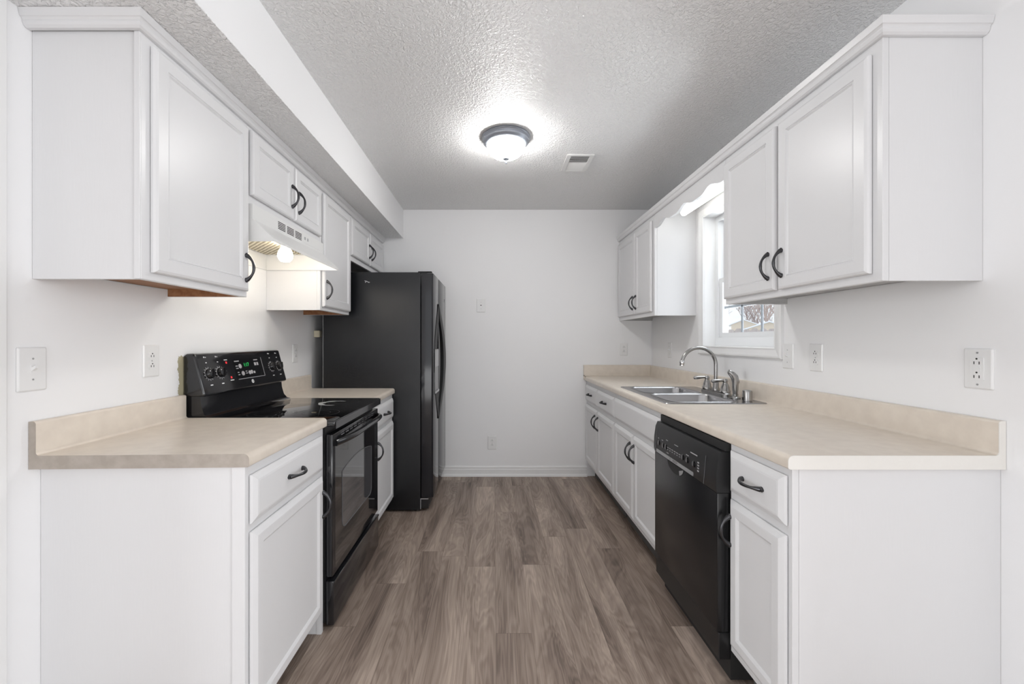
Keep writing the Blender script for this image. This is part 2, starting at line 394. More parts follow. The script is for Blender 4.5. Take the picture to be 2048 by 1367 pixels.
# ------------------------------------------------------------------ kitchen window
bm = new(); ja, jb = XR + 0.0008, XR + 0.148
box(bm, ja, jb, WY0 - JT, WY0, WZ0, WZ1); box(bm, ja, jb, WY1, WY1 + JT, WZ0, WZ1)
box(bm, ja, jb, WY0 - JT, WY1 + JT, WZ0 - JT, WZ0); box(bm, ja, jb, WY0 - JT, WY1 + JT, WZ1, WZ1 + JT)
win = struct('window_1', bm, 'trim')
def casing(bm):
    prof = [(0.0, 0.0), (0.0, 0.010), (0.006, 0.013), (0.014, 0.011), (0.034, 0.016), (0.044, 0.019), (0.052, 0.019), (0.058, 0.015), (0.058, 0.0)]
    rows = []
    for o, d in prof:
        X = XR - d
        rows.append([bm.verts.new(p) for p in ((X, WY0 - o - 0.0, WZ0 - o), (X, WY1 + o, WZ0 - o), (X, WY1 + o, WZ1 + o), (X, WY0 - o, WZ1 + o))])
    for a, b in zip(rows[:-1], rows[1:]):
        for k in range(4): bm.faces.new((a[k], a[(k + 1) % 4], b[(k + 1) % 4], b[k]))
bm = new(); casing(bm); struct('window_casing', bm, 'trim', win)
bm = new(); fX0, fX1 = XR + 0.075, XR + 0.145         # vinyl frame
fy0, fy1, fz0, fz1 = WY0 + 0.0005, WY1 - 0.0005, WZ0 + 0.0005, WZ1 - 0.0005
box(bm, fX0, fX1, fy0, fy0 + 0.035, fz0, fz1); box(bm, fX0, fX1, fy1 - 0.035, fy1, fz0, fz1)
box(bm, fX0, fX1, fy0 + 0.035, fy1 - 0.035, fz0, fz0 + 0.056); box(bm, fX0, fX1, fy0 + 0.035, fy1 - 0.035, fz1 - 0.035, fz1)
struct('window_frame', bm, 'vinyl', win)
def sash(x0, x1, z0, z1):
    bm = new(); a, b = fy0 + 0.036, fy1 - 0.036; w = 0.036
    box(bm, x0, x1, a, a + w, z0, z1, 0.003, 1); box(bm, x0, x1, b - w, b, z0, z1, 0.003, 1)
    box(bm, x0 + 0.001, x1 - 0.001, a + w - 0.004, b - w + 0.004, z0, z0 + 0.030); box(bm, x0 + 0.001, x1 - 0.001, a + w - 0.004, b - w + 0.004, z1 - 0.032, z1)
    s = struct('window_sash', bm, 'vinyl', win)
    bm = new(); xm = (x0 + x1) / 2
    box(bm, xm - 0.002, xm + 0.002, a + w, b - w, z0 + 0.030, z1 - 0.032); obj('pane', bm, 'glass', s)
    bm = new(); ya, yb = a + w, b - w; za, zb = z0 + 0.030, z1 - 0.032
    for k in (1, 2):
        yy = ya + (yb - ya) * k / 3; box(bm, xm + 0.003, xm + 0.009, yy - 0.008, yy + 0.008, za, zb)
    zz = (za + zb) / 2; box(bm, xm + 0.003, xm + 0.009, ya, yb, zz - 0.008, zz + 0.008)
    obj('grille', bm, 'screen', s)
sash(fX0 + 0.008, fX0 + 0.034, fz0 + 0.0565, 1.662)
sash(fX0 + 0.038, fX0 + 0.064, 1.632, fz1 - 0.0355)

# ------------------------------------------------------------------ cabinets
UP = [(0, 0.0028), (0, 0.010), (0.003, 0.0155), (0.010, 0.019), (0.046, 0.019), (0.0485, 0.0155), (0.052, 0.0175), (0.0545, 0.0150), (0.057, 0.0125)]
LO = [(0, 0.0028), (0, 0.007), (0.004, 0.0105), (0.017, 0.0185), (0.021, 0.019), (0.046, 0.019), (0.050, 0.0165), (0.056, 0.0115)]
DR = [(0, 0.0028), (0, 0.007), (0.004, 0.0105), (0.018, 0.0180), (0.024, 0.019)]
def pull_mesh(bm, side, xf, y, z, vertical, L=0.098):
    """bow-shaped cabinet pull with flared, flattened ends"""
    N = Vector((-side, 0, 0)); A = Vector((0, 0, 1)) if vertical else Vector((0, 1, 0))
    o = Vector((side * xf, y, z)); n = 15; pts = []; rs = []
    for i in range(n):
        t = -1 + 2 * i / (n - 1); h = 0.005 + 0.027 * (1 - abs(t) ** 2.4)
        pts.append(o + A * (t * L / 2) + N * h)
        rs.append(0.0043 + 0.0016 * (1 - abs(t)) ** 2 + 0.0042 * max(0, abs(t) - 0.62) / 0.38)
    tube(bm, pts, rs, 10)
    for s in (-1, 1):
        lathe(bm, [(0.0085, 0.0), (0.0090, 0.002), (0.0075, 0.005), (0.004, 0.007), (0, 0.0072)], o + A * (s * L / 2), N, 14)
        p0 = o + A * (s * (L / 2 - 0.004)); 
        tube(bm, [p0 + N * 0.001, p0 + A * (s * 0.006) + N * 0.004, p0 + A * (s * 0.014) + N * 0.002], [0.006, 0.0068, 0.0035], 8)
def pull(parent, root, side, xf, y, z, vertical):
    bm = new(); pull_mesh(bm, side, xf, y, z, vertical); obj('handle', bm, 'pewter', parent, root, 40)
def door(root, side, xf, y0, y1, z0, z1, prof, hy=None, hz=None):
    bm = new(); rings(bm, side, xf, y0, y1, z0, z1, prof); d = obj('door', bm, 'cab', root, root)
    if hy is not None: pull(d, root, side, xf - 0.019, hy, hz, True)
    return d
def drawer(root, side, xf, y0, y1, z0, z1, handle=True, name='drawer'):
    bm = new(); rings(bm, side, xf, y0, y1, z0, z1, DR); d = obj(name, bm, 'cab', root, root)
    if handle: pull(d, root, side, xf - 0.019, (y0 + y1) / 2, (z0 + z1) / 2, False)
    return d
def xs(side, a, b): return (side * a, side * b)
def wall_cab(side, xw, xf, y0, y1, z0, z1, label, under):
    r = thing('wall_cabinet', label, 'cabinet', (side * (xw - 0.15), (y0 + y1) / 2, z0), 'painted wall cabinets')
    y0 += 0.0006; y1 -= 0.0006; xw -= 0.001
    bm = new(); t = 0.014
    for a, b in ((y0, y0 + t), (y1 - t, y1)): box(bm, *xs(side, xw, xf + 0.019), a, b, z0, z1)
    box(bm, *xs(side, xw, xf + 0.019), y0 + t, y1 - t, z1 - t, z1)
    box(bm, *xs(side, xw, xw - 0.006), y0 + t, y1 - t, z0 + 0.03, z1 - t)
    box(bm, *xs(side, xf + 0.019, xf), y0, y1, z0, z1, 0.0015, 1)
    obj('cabinet_body', bm, 'cab', r, r)
    bm = new()
    box(bm, *xs(side, xw, xf + 0.0195), y0 + t + 0.0005, y1 - t - 0.0005, z0 + 0.030, z0 + 0.040)
    box(bm, *xs(side, xw, xf + 0.0195), y1 - t - 0.0015, y1 - t - 0.0003, z0 + 0.001, z0 + 0.030)
    obj('cabinet_underside', bm, under, r, r, label='bare brown wood underside' if under == 'brownwood' else 'grey painted underside')
    return r
def base_cab(side, xw, xf, y0, y1, toe, label, toe_to_floor=(True, True), ztop=0.876):
    r = thing('base_cabinet', label, 'cabinet', (side * (xw - 0.3), (y0 + y1) / 2, 0), 'painted base cabinets')
    y0 += 0.0006; y1 -= 0.0006; xw -= 0.001
    bm = new(); t = 0.016
    for (a, b), full in zip(((y0, y0 + t), (y1 - t, y1)), toe_to_floor):
        if full: box(bm, *xs(side, xw, xf + 0.019), a, b, 0, ztop)
        else:
            box(bm, *xs(side, xw, xf + 0.019), a, b, toe, ztop); box(bm, *xs(side, xw, xf + 0.085), a, b, 0, toe)
    box(bm, *xs(side, xw, xw - 0.006), y0 + t, y1 - t, 0, ztop)
    box(bm, *xs(side, xw - 0.006, xf + 0.019), y0 + t, y1 - t, toe, toe + 0.015)
    # face frame; its end stiles stand on the floor where the side panels do
    box(bm, *xs(side, xf + 0.019, xf), y0, y1, toe, ztop, 0.0015, 1)
    if toe_to_floor[0]: box(bm, *xs(side, xf + 0.019, xf), y0, y0 + 0.022, 0, toe + 0.002)
    if toe_to_floor[1]: box(bm, *xs(side, xf + 0.019, xf), y1 - 0.018, y1, 0, toe + 0.002)
    obj('cabinet_body', bm, 'cab', r, r)
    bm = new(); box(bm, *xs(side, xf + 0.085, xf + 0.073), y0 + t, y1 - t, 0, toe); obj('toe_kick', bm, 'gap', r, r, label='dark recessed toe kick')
    return r

LW, LF = 1.33, 1.015                      # left wall cabinets: wall and face planes
ZU0, ZU1 = 1.420, 2.174
L0, L1, L2, L3 = 1.175, 1.681, 2.391, 2.872
c = wall_cab(-1, LW, LF, L0, L1, ZU0, ZU1, 'large white single-door wall cabinet above the toggle switch and wide countertop piece', 'brownwood')
bm = new(); box(bm, -LF - 0.017, -LF - 0.0005, L0 - 0.0045, L0 + 0.002, ZU0, 2.146, 0.001, 1); obj('edge_strip', bm, 'cab', c, c)
door(c, -1, LF, L0 + 0.030, L1 - 0.012, 1.443, 2.112, UP, L1 - 0.038, 1.535)
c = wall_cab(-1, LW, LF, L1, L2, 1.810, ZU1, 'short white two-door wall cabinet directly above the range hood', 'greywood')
ym = 2.055
door(c, -1, LF, L1 + 0.012, ym - 0.006, 1.846, 2.116, UP, ym - 0.034, 1.955)
door(c, -1, LF, ym + 0.006, L2 - 0.012, 1.846, 2.116, UP, ym + 0.036, 1.945)
c = wall_cab(-1, LW, LF, L2, L3, ZU0, ZU1, 'tall narrow white wall cabinet between the range hood and the fridge', 'brownwood')
door(c, -1, LF, L2 + 0.022, L3 - 0.010, 1.443, 2.112, UP, L2 + 0.052, 1.545)
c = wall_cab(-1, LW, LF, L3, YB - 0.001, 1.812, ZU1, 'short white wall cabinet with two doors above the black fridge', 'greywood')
ym = (L3 + YB) / 2 + 0.01
door(c, -1, LF, L3 + 0.018, ym - 0.005, 1.848, 2.112, UP, ym - 0.032, 1.955)
door(c, -1, LF, ym + 0.005, YB - 0.014, 1.848, 2.112, UP, ym + 0.034, 1.950)

RW, RF = 1.455, 1.158
R0, R1, R2 = 1.210, 2.029, 2.919
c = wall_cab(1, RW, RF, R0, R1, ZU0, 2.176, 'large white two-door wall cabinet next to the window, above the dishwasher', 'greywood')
ym = 1.643
door(c, 1, RF, R0 + 0.032, ym - 0.006, 1.446, 2.112, UP, ym - 0.034, 1.548)
door(c, 1, RF, ym + 0.012, R1 - 0.008, 1.446, 2.112, UP, ym + 0.044, 1.548)
c = wall_cab(1, RW, RF, R2, YB - 0.001, ZU0, 2.176, 'white two-door wall cabinet in the room corner beyond the sink window', 'greywood')
ym = 3.285
door(c, 1, RF, R2 + 0.035, ym - 0.004, 1.452, 2.108, UP, ym - 0.036, 1.545)
door(c, 1, RF, ym + 0.004, YB - 0.012, 1.452, 2.108, UP, ym + 0.040, 1.545)

# crown moulding, mitred round the near end
def crown(side, xw, xf, yn, ye, zt, label):
    P = [(0.0005, zt - 0.044), (0.010, zt - 0.044), (0.016, zt - 0.039), (0.019, zt - 0.032), (0.019, zt - 0.026), (0.022, zt - 0.022), (0.0255, zt - 0.020), (0.030, zt - 0.002), (0.030, zt), (0.0005, zt)]
    bm = new(); rows = []
    for d, z in P:
        rows.append([bm.verts.new(p) for p in ((side * (xw - 0.001), yn - d, z), (side * (xf - d), yn - d, z), (side * (xf - d), ye, z))])
    n = len(P)
    for i in range(n):
        a, b = rows[i], rows[(i + 1) % n]
        for k in range(2): bm.faces.new((a[k], a[k + 1], b[k + 1], b[k]))
    bm.faces.new([r_[0] for r_ in rows]); bm.faces.new([r_[2] for r_ in rows][::-1])
    tag(obj('crown_molding', bm, 'cab'), label, 'molding', 'crown moldings')
crown(-1, LW, LF, L0 - 0.006, YB - 0.001, SOFZ - 0.001, 'white crown molding touching the soffit above the range side cabinets')
crown(1, RW, RF, R0, YB - 0.001, 2.186, 'white crown molding along the top of the sink side cabinets and valance')

# scalloped valance above the sink
pts = []
ya, yb = R1 + 0.0006, R2 - 0.0006; n = 96
def sm(a, b, t): t = max(0, min(1, (t - a) / (b - a))); return t * t * (3 - 2 * t)
low = []
for i in range(n + 1):
    u = i / n; z = 2.0565 - 0.0135 * math.cos(6 * PI * u) + 0.004 * math.cos(12 * PI * u)
    low.append((ya + (yb - ya) * u, z))
poly = [(ya, 2.175)] + low + [(yb, 2.175)]
bm = new(); prism(bm, poly, 'x', RF, RF + 0.018)
tag(obj('window_valance', bm, 'cab'), 'white scalloped wooden valance spanning over the sink window', 'valance')
# fluorescent under the valance
t = thing('fluorescent_light', 'lit white fluorescent tube light behind the scalloped valance', 'light', (1.30, 2.40, 2.175))
bm = new(); box(bm, 1.235, 1.385, 2.12, 2.80, 2.150, 2.176, 0.004); box(bm, RF + 0.0185, XR - 0.002, R1 + 0.001, R2 - 0.001, 2.1765, 2.183); obj('housing', bm, 'hood', t, t)
bm = new(); tube(bm, [(1.310, 2.13, 2.118), (1.310, 2.14, 2.118), (1.310, 2.80, 2.118), (1.310, 2.81, 2.118)], [0.016, 0.022, 0.022, 0.016], 16); obj('tube', bm, 'tube', t, t, 40)
bm = new()
for yy in (2.122, 2.806):
    bm = new(); box(bm, 1.300, 1.320, yy - 0.004, yy + 0.004, 2.125, 2.152); obj('lamp_holder', bm, 'hood', t, t)

# base cabinets
LBW, LBF = 1.33, 0.7265
B0, B1 = 1.197, 1.741
c = base_cab(-1, LBW, LBF, B0, B1, 0.098, 'white base cabinet with one drawer and one door beside the electric range', (True, True), 0.873)
bm = new(); box(bm, -LBF - 0.038, -LBF, B0 - 0.004, B0 + 0.002, 0.0, 0.8725, 0.001, 1); obj('edge_strip', bm, 'cab', c, c)
drawer(c, -1, LBF, B0 + 0.014, B1 - 0.028, 0.697, 0.842)
door(c, -1, LBF, B0 + 0.014, B1 - 0.028, 0.104, 0.672, LO, B1 - 0.046, 0.560)
B2, B3 = 2.445, 2.935
c = base_cab(-1, LBW, LBF, B2, B3, 0.098, 'narrow white base cabinet between the black range and the fridge', (True, False), 0.858)
drawer(c, -1, LBF, B2 + 0.022, B3 - 0.020, 0.692, 0.830)
door(c, -1, LBF, B2 + 0.022, B3 - 0.020, 0.116, 0.668, LO, B2 + 0.060, 0.560)

RBW, RBF = 1.455, 0.858
D0, D1, D2, D3 = 1.167, 1.470, 2.052, 2.842
c = base_cab(1, RBW, RBF, D0, D1, 0.125, 'white base cabinet with one drawer and one door beside the dishwasher', (True, False))
drawer(c, 1, RBF, D0 + 0.016, D1 - 0.012, 0.705, 0.850)
door(c, 1, RBF, D0 + 0.016, D1 - 0.012, 0.155, 0.676, LO, D1 - 0.028, 0.570)
c = base_cab(1, RBW, RBF, D2, D3, 0.130, 'white sink base cabinet with a blank panel above two doors', (False, False))
drawer(c, 1, RBF, D2 + 0.010, D3 - 0.008, 0.700, 0.845, False, 'false_front')
ym = 2.456
door(c, 1, RBF, D2 + 0.010, ym - 0.004, 0.155, 0.670, LO, ym - 0.032, 0.565)
door(c, 1, RBF, ym + 0.004, D3 - 0.008, 0.155, 0.670, LO, ym + 0.036, 0.565)
c = base_cab(1, RBW, RBF, D3, YB - 0.001, 0.130, 'white base cabinet with two small drawers above two doors, against the back wall', (False, False))
ym = 3.30
drawer(c, 1, RBF, D3 + 0.008, ym - 0.008, 0.700, 0.842); drawer(c, 1, RBF, ym + 0.012, YB - 0.016, 0.700, 0.842)
door(c, 1, RBF, D3 + 0.008, ym - 0.008, 0.155, 0.668, LO, ym - 0.042, 0.572)
door(c, 1, RBF, ym + 0.012, YB - 0.016, 0.155, 0.668, LO, ym + 0.052, 0.572)

# ------------------------------------------------------------------ countertops (post-formed laminate)
def arc(cx, cz, r, a0, a1, n=6): return [(cx + r * math.cos(math.radians(a0 + (a1 - a0) * i / n)), cz + r * math.sin(math.radians(a0 + (a1 - a0) * i / n))) for i in range(n + 1)]
def ctop_profile(xw, xn, zt, zb, splash, rear=True, front=True, xa=None, xb=None):
    """closed outline in (|x|, z): nose at xn, wall at xw"""
    p = []
    f0 = xn if front else xb
    if front:
        p += arc(xn + 0.006, zb + 0.006, 0.006, 270, 180, 3); p += arc(xn + 0.016, zt - 0.016, 0.016, 180, 90, 6)
    else: p += [(xb, zb), (xb, zt)]
    if rear:
        p += arc(xw - 0.020 - 0.010, zt + 0.010, 0.010, 270, 360, 5)
        p += arc(xw - 0.020 + 0.008, zt + splash - 0.008, 0.008, 180, 90, 5)
        p += [(xw - 0.001, zt + splash), (xw - 0.001, zb)]
    else: p += [(xa, zt), (xa, zb)]
    return p
def ext(bm, side, prof, y0, y1, skew=0.0, xw=None, xn=None, skew_far=False):
    def yy(x): return y0 - (skew * (x - xn) / (xw - xn) if skew else 0)
    A = [bm.verts.new((side * x, yy(x), z)) for x, z in prof]; B = [bm.verts.new((side * x, y1 - (y0 - yy(x) if skew_far else 0), z)) for x, z in prof]; n = len(prof)
    for i in range(n): bm.faces.new((A[i], A[(i + 1) % n], B[(i + 1) % n], B[i]))
    bm.faces.new(A); bm.faces.new(B[::-1])
LN = 0.7095
r = thing('countertop', 'beige laminate countertop with a darker end strip, under the toggle switch', 'countertop', (-1.0, 1.45, 0.876), 'beige countertops')
P = ctop_profile(1.33, LN, 0.912, 0.8735, 0.098)
bm = new(); ext(bm, -1, P, 1.187, 1.7405, 0.020, 1.33, LN); obj('worktop', bm, 'lam', r, r, 50)
bm = new(); e = [(x + (0.0012 if x < 1.0 else 0), z) for x, z in P]; ext(bm, -1, e, 1.1855, 1.1868, 0.020, 1.33, LN, True); obj('end_cap', bm, 'lamedge', r, r, label='darker beige laminate end strip')
bm = new(); ext(bm, -1, ctop_profile(1.33, LN, 0.897, 0.859, 0.098), 2.445, 2.942)
tag(obj('countertop', bm, 'lam', None, None, 50), 'short beige laminate countertop between the range and the fridge', 'countertop', 'beige countertops')
# right run: three pieces round the sink cut-out, one mesh
RN, RZ = 0.837, 0.916
SY0, SY1, SX0, SX1 = 2.115, 2.825, 0.915, 1.385        # cut-out
r = thing('countertop', 'long beige laminate countertop holding the steel sink, with a white painted end', 'countertop', (1.15, 2.44, 0.878), 'beige countertops')
P = ctop_profile(1.455, RN, RZ, 0.8765, 0.098)
bm = new(); ext(bm, 1, P, 1.157, SY0); ext(bm, 1, P, SY1, YB - 0.001)
ext(bm, 1, ctop_profile(1.455, RN, RZ, 0.8765, 0.098, False, True, SX0), SY0, SY1)
ext(bm, 1, ctop_profile(1.455, RN, RZ, 0.8765, 0.098, True, False, None, SX1), SY0, SY1)
obj('worktop', bm, 'lam', r, r, 50)
bm = new(); ext(bm, 1, P, 1.1545, 1.1568); obj('end_cap', bm, 'whiteedge', r, r, label='white painted end strip with a chipped corner')
bm = new(); box(bm, 0.828, 1.434, YB - 0.021, YB - 0.0015, RZ + 0.0005, RZ + 0.102, 0.001, 1)
box(bm, 0.828, 0.836, YB - 0.021, YB - 0.0015, RZ - 0.028, RZ + 0.01)
obj('side_splash', bm, 'lam', r, r)

# ------------------------------------------------------------------ sink, faucet, sprayer, air gap
def rrect(x0, x1, y0, y1, r, n=6):
    p = []
    for cx, cy, a in ((x1 - r, y1 - r, 0), (x0 + r, y1 - r, 90), (x0 + r, y0 + r, 180), (x1 - r, y0 + r, 270)):
        for i in range(n + 1):
            t = math.radians(a + 90 * i / n); p.append((cx + r * math.cos(t), cy + r * math.sin(t)))
    return p
KX0, KX1, KY0, KY1 = 0.889, 1.412, 2.088, 2.850
sink = thing('kitchen_sink', 'stainless steel double bowl sink below the window', 'sink', (1.15, 2.47, RZ))
bowls = ((0.935, 1.285, 2.125, 2.452), (0.935, 1.285, 2.488, 2.812))
bm = new()
zt = RZ + 0.0045
outer = rrect(KX0, KX1, KY0, KY1, 0.022)
loops = [rrect(a, b, c_, d, 0.055, 8) for a, b, c_, d in bowls]
edges = []
def loop_edges(bm, pts, z):
    v = [bm.verts.new((x, y, z)) for x, y in pts]; return v, [bm.edges.new((v[i], v[(i + 1) % len(v)])) for i in range(len(v))]
vo, eo = loop_edges(bm, outer, zt); edges += eo
for lp in loops:
    v_, e_ = loop_edges(bm, lp, zt); edges += e_
bmesh.ops.triangle_fill(bm, edges=edges, use_beauty=True)
vb, _ = loop_edges(bm, rrect(KX0 - 0.003, KX1 + 0.003, KY0 - 0.003, KY1 + 0.003, 0.024), RZ + 0.0004)
for i in range(len(vo)): bm.faces.new((vo[i], vo[(i + 1) % len(vo)], vb[(i + 1) % len(vb)], vb[i]))
obj('sink_deck', bm, 'steel', sink, sink)
for (a, b, c_, d) in bowls:
    bm = new(); prev = None
    for ins, z, rr in ((-0.004, 0.0008, 0.058), (-0.002, 0.0024, 0.057), (0.002, 0.0016, 0.054), (0.006, -0.008, 0.050), (0.014, -0.12, 0.050), (0.026, -0.148, 0.055), (0.06, -0.156, 0.06), (0.10, -0.158, 0.05)):
        q = [bm.verts.new((x, y, zt + z)) for x, y in rrect(a + ins, b - ins, c_ + ins, d - ins, rr, 8)]
        if prev:
            for i in range(len(q)): bm.faces.new((prev[i], prev[(i + 1) % len(q)], q[(i + 1) % len(q)], q[i]))
        prev = q
    bm.faces.new(prev)
    bo = obj('bowl', bm, 'steel', sink, sink, 60)
    bm = new(); lathe(bm, [(0.044, 0), (0.044, 0.003), (0.036, 0.004), (0.030, 0.001), (0, 0.001)], ((a + b) / 2, (c_ + d) / 2, zt - 0.1578), (0, 0, 1), 24); obj('drain', bm, 'chrome', bo, sink, 40)
ZD = zt
ZD = zt + 0.0006
fa = thing('kitchen_faucet', 'brushed nickel gooseneck faucet with two lever handles behind the sink', 'faucet', (1.345, 2.46, ZD))
bm = new(); prev = None
for ins, z in ((0, 0), (0.0, 0.012), (0.006, 0.019), (0.012, 0.021)):
    q = [bm.verts.new((x, y, ZD + z)) for x, y in rrect(1.315 + ins, 1.375 - ins, 2.325 + ins, 2.595 - ins, 0.0295 - ins * 0.9, 6)]
    if prev:
        for i in range(len(q)): bm.faces.new((prev[i], prev[(i + 1) % len(q)], q[(i + 1) % len(q)], q[i]))
    else: first = q
    prev = q
bm.faces.new(prev); bm.faces.new(first[::-1]); obj('base_plate', bm, 'nickel', fa, fa, 40)
bm = new(); sx = 1.345; R = 0.104; zc = 1.094
pts = [(sx, 2.46, ZD + 0.02), (sx, 2.46, ZD + 0.05), (sx, 2.46, zc - 0.03)]
pts += [(sx - R + R * math.cos(math.radians(a)), 2.46 - 0.006 * a / 180, zc + R * math.sin(math.radians(a))) for a in range(0, 176, 8)]
tube(bm, pts, 0.0105, 14); lathe(bm, [(0.021, 0), (0.021, 0.012), (0.017, 0.018), (0.0165, 0.045), (0.013, 0.050)], (sx, 2.46, ZD + 0.0205), (0, 0, 1), 20)
sp = obj('spout', bm, 'nickel', fa, fa, 50)
e0 = Vector(pts[-1]); bm = new(); lathe(bm, [(0.0115, -0.004), (0.0150, 0.002), (0.0150, 0.012), (0.0135, 0.015), (0.0135, 0.026), (0.011, 0.027), (0, 0.027)], e0, (-0.07, 0, -1), 18); obj('aerator', bm, 'chrome', sp, fa, 40)
for yy, dy in ((2.56, 0.004), (2.36, -0.004)):
    bm = new()
    lathe(bm, [(0.028, 0), (0.028, 0.010), (0.0245, 0.014), (0.0225, 0.030), (0.016, 0.048), (0.0125, 0.056), (0.014, 0.060), (0.0145, 0.070), (0.010, 0.078), (0, 0.080)], (sx, yy, ZD + 0.0205), (0, 0, 1), 22)
    tube(bm, [(sx, yy, ZD + 0.090), (sx - 0.018, yy + dy, ZD + 0.090), (sx - 0.035, yy + dy, ZD + 0.089), (sx - 0.060, yy + dy, ZD + 0.087), (sx - 0.078, yy + dy, ZD + 0.086), (sx - 0.083, yy + dy, ZD + 0.0855)], [0.006, 0.0075, 0.0085, 0.0105, 0.0095, 0.006], 14)
    obj('lever_handle', bm, 'nickel', fa, fa, 45)
t = thing('side_sprayer', 'brushed nickel side sprayer standing between the faucet and the air gap', 'sprayer', (1.345, 2.262, ZD))
bm = new(); lathe(bm, [(0.026, 0), (0.026, 0.004), (0.020, 0.009), (0.015, 0.012), (0.015, 0.024)], (1.345, 2.262, ZD), (0, 0, 1), 22); obj('collar', bm, 'nickel', t, t, 40)
bm = new(); tube(bm, [(1.345, 2.262, ZD + 0.0245), (1.345, 2.262, ZD + 0.05), (1.345, 2.262, ZD + 0.09), (1.341, 2.262, ZD + 0.112), (1.328, 2.262, ZD + 0.132), (1.312, 2.262, ZD + 0.147), (1.308, 2.262, ZD + 0.149)], [0.0125, 0.0155, 0.0165, 0.0175, 0.0160, 0.0130, 0.011], 16)
tube(bm, [(1.353, 2.262, ZD + 0.070), (1.360, 2.262, ZD + 0.090), (1.352, 2.262, ZD + 0.122), (1.334, 2.262, ZD + 0.144)], [0.006, 0.008, 0.008, 0.005], 10); obj('spray_head', bm, 'nickel', t, t, 50)
t = thing('dishwasher_air_gap', 'short cylindrical air gap cap beside the side sprayer on the sink deck', 'air gap', (1.35, 2.163, ZD))
bm = new(); lathe(bm, [(0.0235, 0), (0.0235, 0.050), (0.021, 0.056), (0.016, 0.058), (0, 0.058)], (1.35, 2.163, ZD), (0, 0, 1), 24); obj('cap', bm, 'nickel', t, t, 40)
bm = new(); box(bm, 1.325, 1.333, 2.158, 2.168, ZD + 0.004, ZD + 0.020); obj('vent_slot', bm, 'slot', t, t)

# ------------------------------------------------------------------ range
G0, G1 = 1.7455, 2.4395
rg = thing('electric_range', 'black freestanding electric range with a glass cooktop and green clock', 'range', (-1.0, 2.09, 0))
bm = new(); box(bm, -1.322, -0.720, G0 + 0.004, G1 - 0.004, 0.03, 0.872); 
for yy in (G0 + 0.05, G1 - 0.05):
    for xx in (-1.26, -0.78): box(bm, xx - 0.02, xx + 0.02, yy - 0.02, yy + 0.02, 0, 0.03)
obj('range_body', bm, 'blacksat', rg, rg)
bm = new(); box(bm, -1.322, -0.676, G0, G1, 0.8725, 0.8985, 0.006, 3); ct = obj('cooktop', bm, 'blackglass', rg, rg, 40)
bm = new(); box(bm, -0.6755, -0.6725, G0 + 0.002, G1 - 0.002, 0.862, 0.896, 0.001, 1); obj('cooktop_trim', bm, 'black', rg, rg)
def ringmark(bm, cx, cy, r, w, z, n=64):
    A = [bm.verts.new((cx + r * math.cos(2 * PI * i / n), cy + r * math.sin(2 * PI * i / n), z)) for i in range(n)]
    B = [bm.verts.new((cx + (r - w) * math.cos(2 * PI * i / n), cy + (r - w) * math.sin(2 * PI * i / n), z)) for i in range(n)]
    for i in range(n): bm.faces.new((A[i], A[(i + 1) % n], B[(i + 1) % n], B[i]))
for cx, cy, rr in ((-1.06, 1.915, 0.085), (-0.84, 1.935, 0.105), (-1.05, 2.265, 0.105), (-0.83, 2.265, 0.082)):
    bm = new(); ringmark(bm, cx, cy, rr, 0.0022, 0.8989); ringmark(bm, cx, cy, rr * 0.62, 0.0016, 0.8989); obj('burner_ring', bm, 'greymark', ct, rg)
def smear(bm, cx, cy, r, w, a0, a1, z, n=40):
    A, B = [], []
    for i in range(n + 1):
        t_ = i / n; a = math.radians(a0 + (a1 - a0) * t_); ww = w * math.sin(PI * t_) * (0.75 + 0.25 * math.sin(9 * t_ * PI)) + 0.0004
        A.append(bm.verts.new((cx + (r + ww / 2) * math.cos(a), cy + (r + ww / 2) * math.sin(a), z))); B.append(bm.verts.new((cx + (r - ww / 2) * math.cos(a), cy + (r - ww / 2) * math.sin(a), z)))
    for i in range(n): bm.faces.new((A[i], A[i + 1], B[i + 1], B[i]))
bm = new(); smear(bm, -0.865, 2.235, 0.075, 0.038, 60, 290, 0.89895); obj('worn_ring', bm, 'wornmark', ct, rg, label='whitish worn ring on the burner')
# back guard: riser and sloped control panel
bm = new()
prism(bm, [(-1.326, 0.8990), (-1.205, 0.8990), (-1.228, 0.905), (-1.246, 0.925), (-1.258, 0.965), (-1.262, 1.005), (-1.326, 1.005)], 'y', G0 + 0.010, G1 - 0.010)
bg = obj('back_riser', bm, 'black', rg, rg, 50)
bm = new(); prof = [(-1.3285, 1.000), (-1.242, 1.000), (-1.2365, 1.004), (-1.2345, 1.012), (-1.279, 1.176), (-1.283, 1.182), (-1.291, 1.185), (-1.316, 1.185), (-1.3285, 1.176)]
prism(bm, prof, 'y', G0, G1)
es = [e for e in bm.edges if abs(e.verts[0].co.y - e.verts[1].co.y) < 1e-6]
bmesh.ops.bevel(bm, geom=es, offset=0.010, segments=4, profile=0.5, affect='EDGES', clamp_overlap=True)
cp = obj('control_panel', bm, 'black', rg, rg, 35)
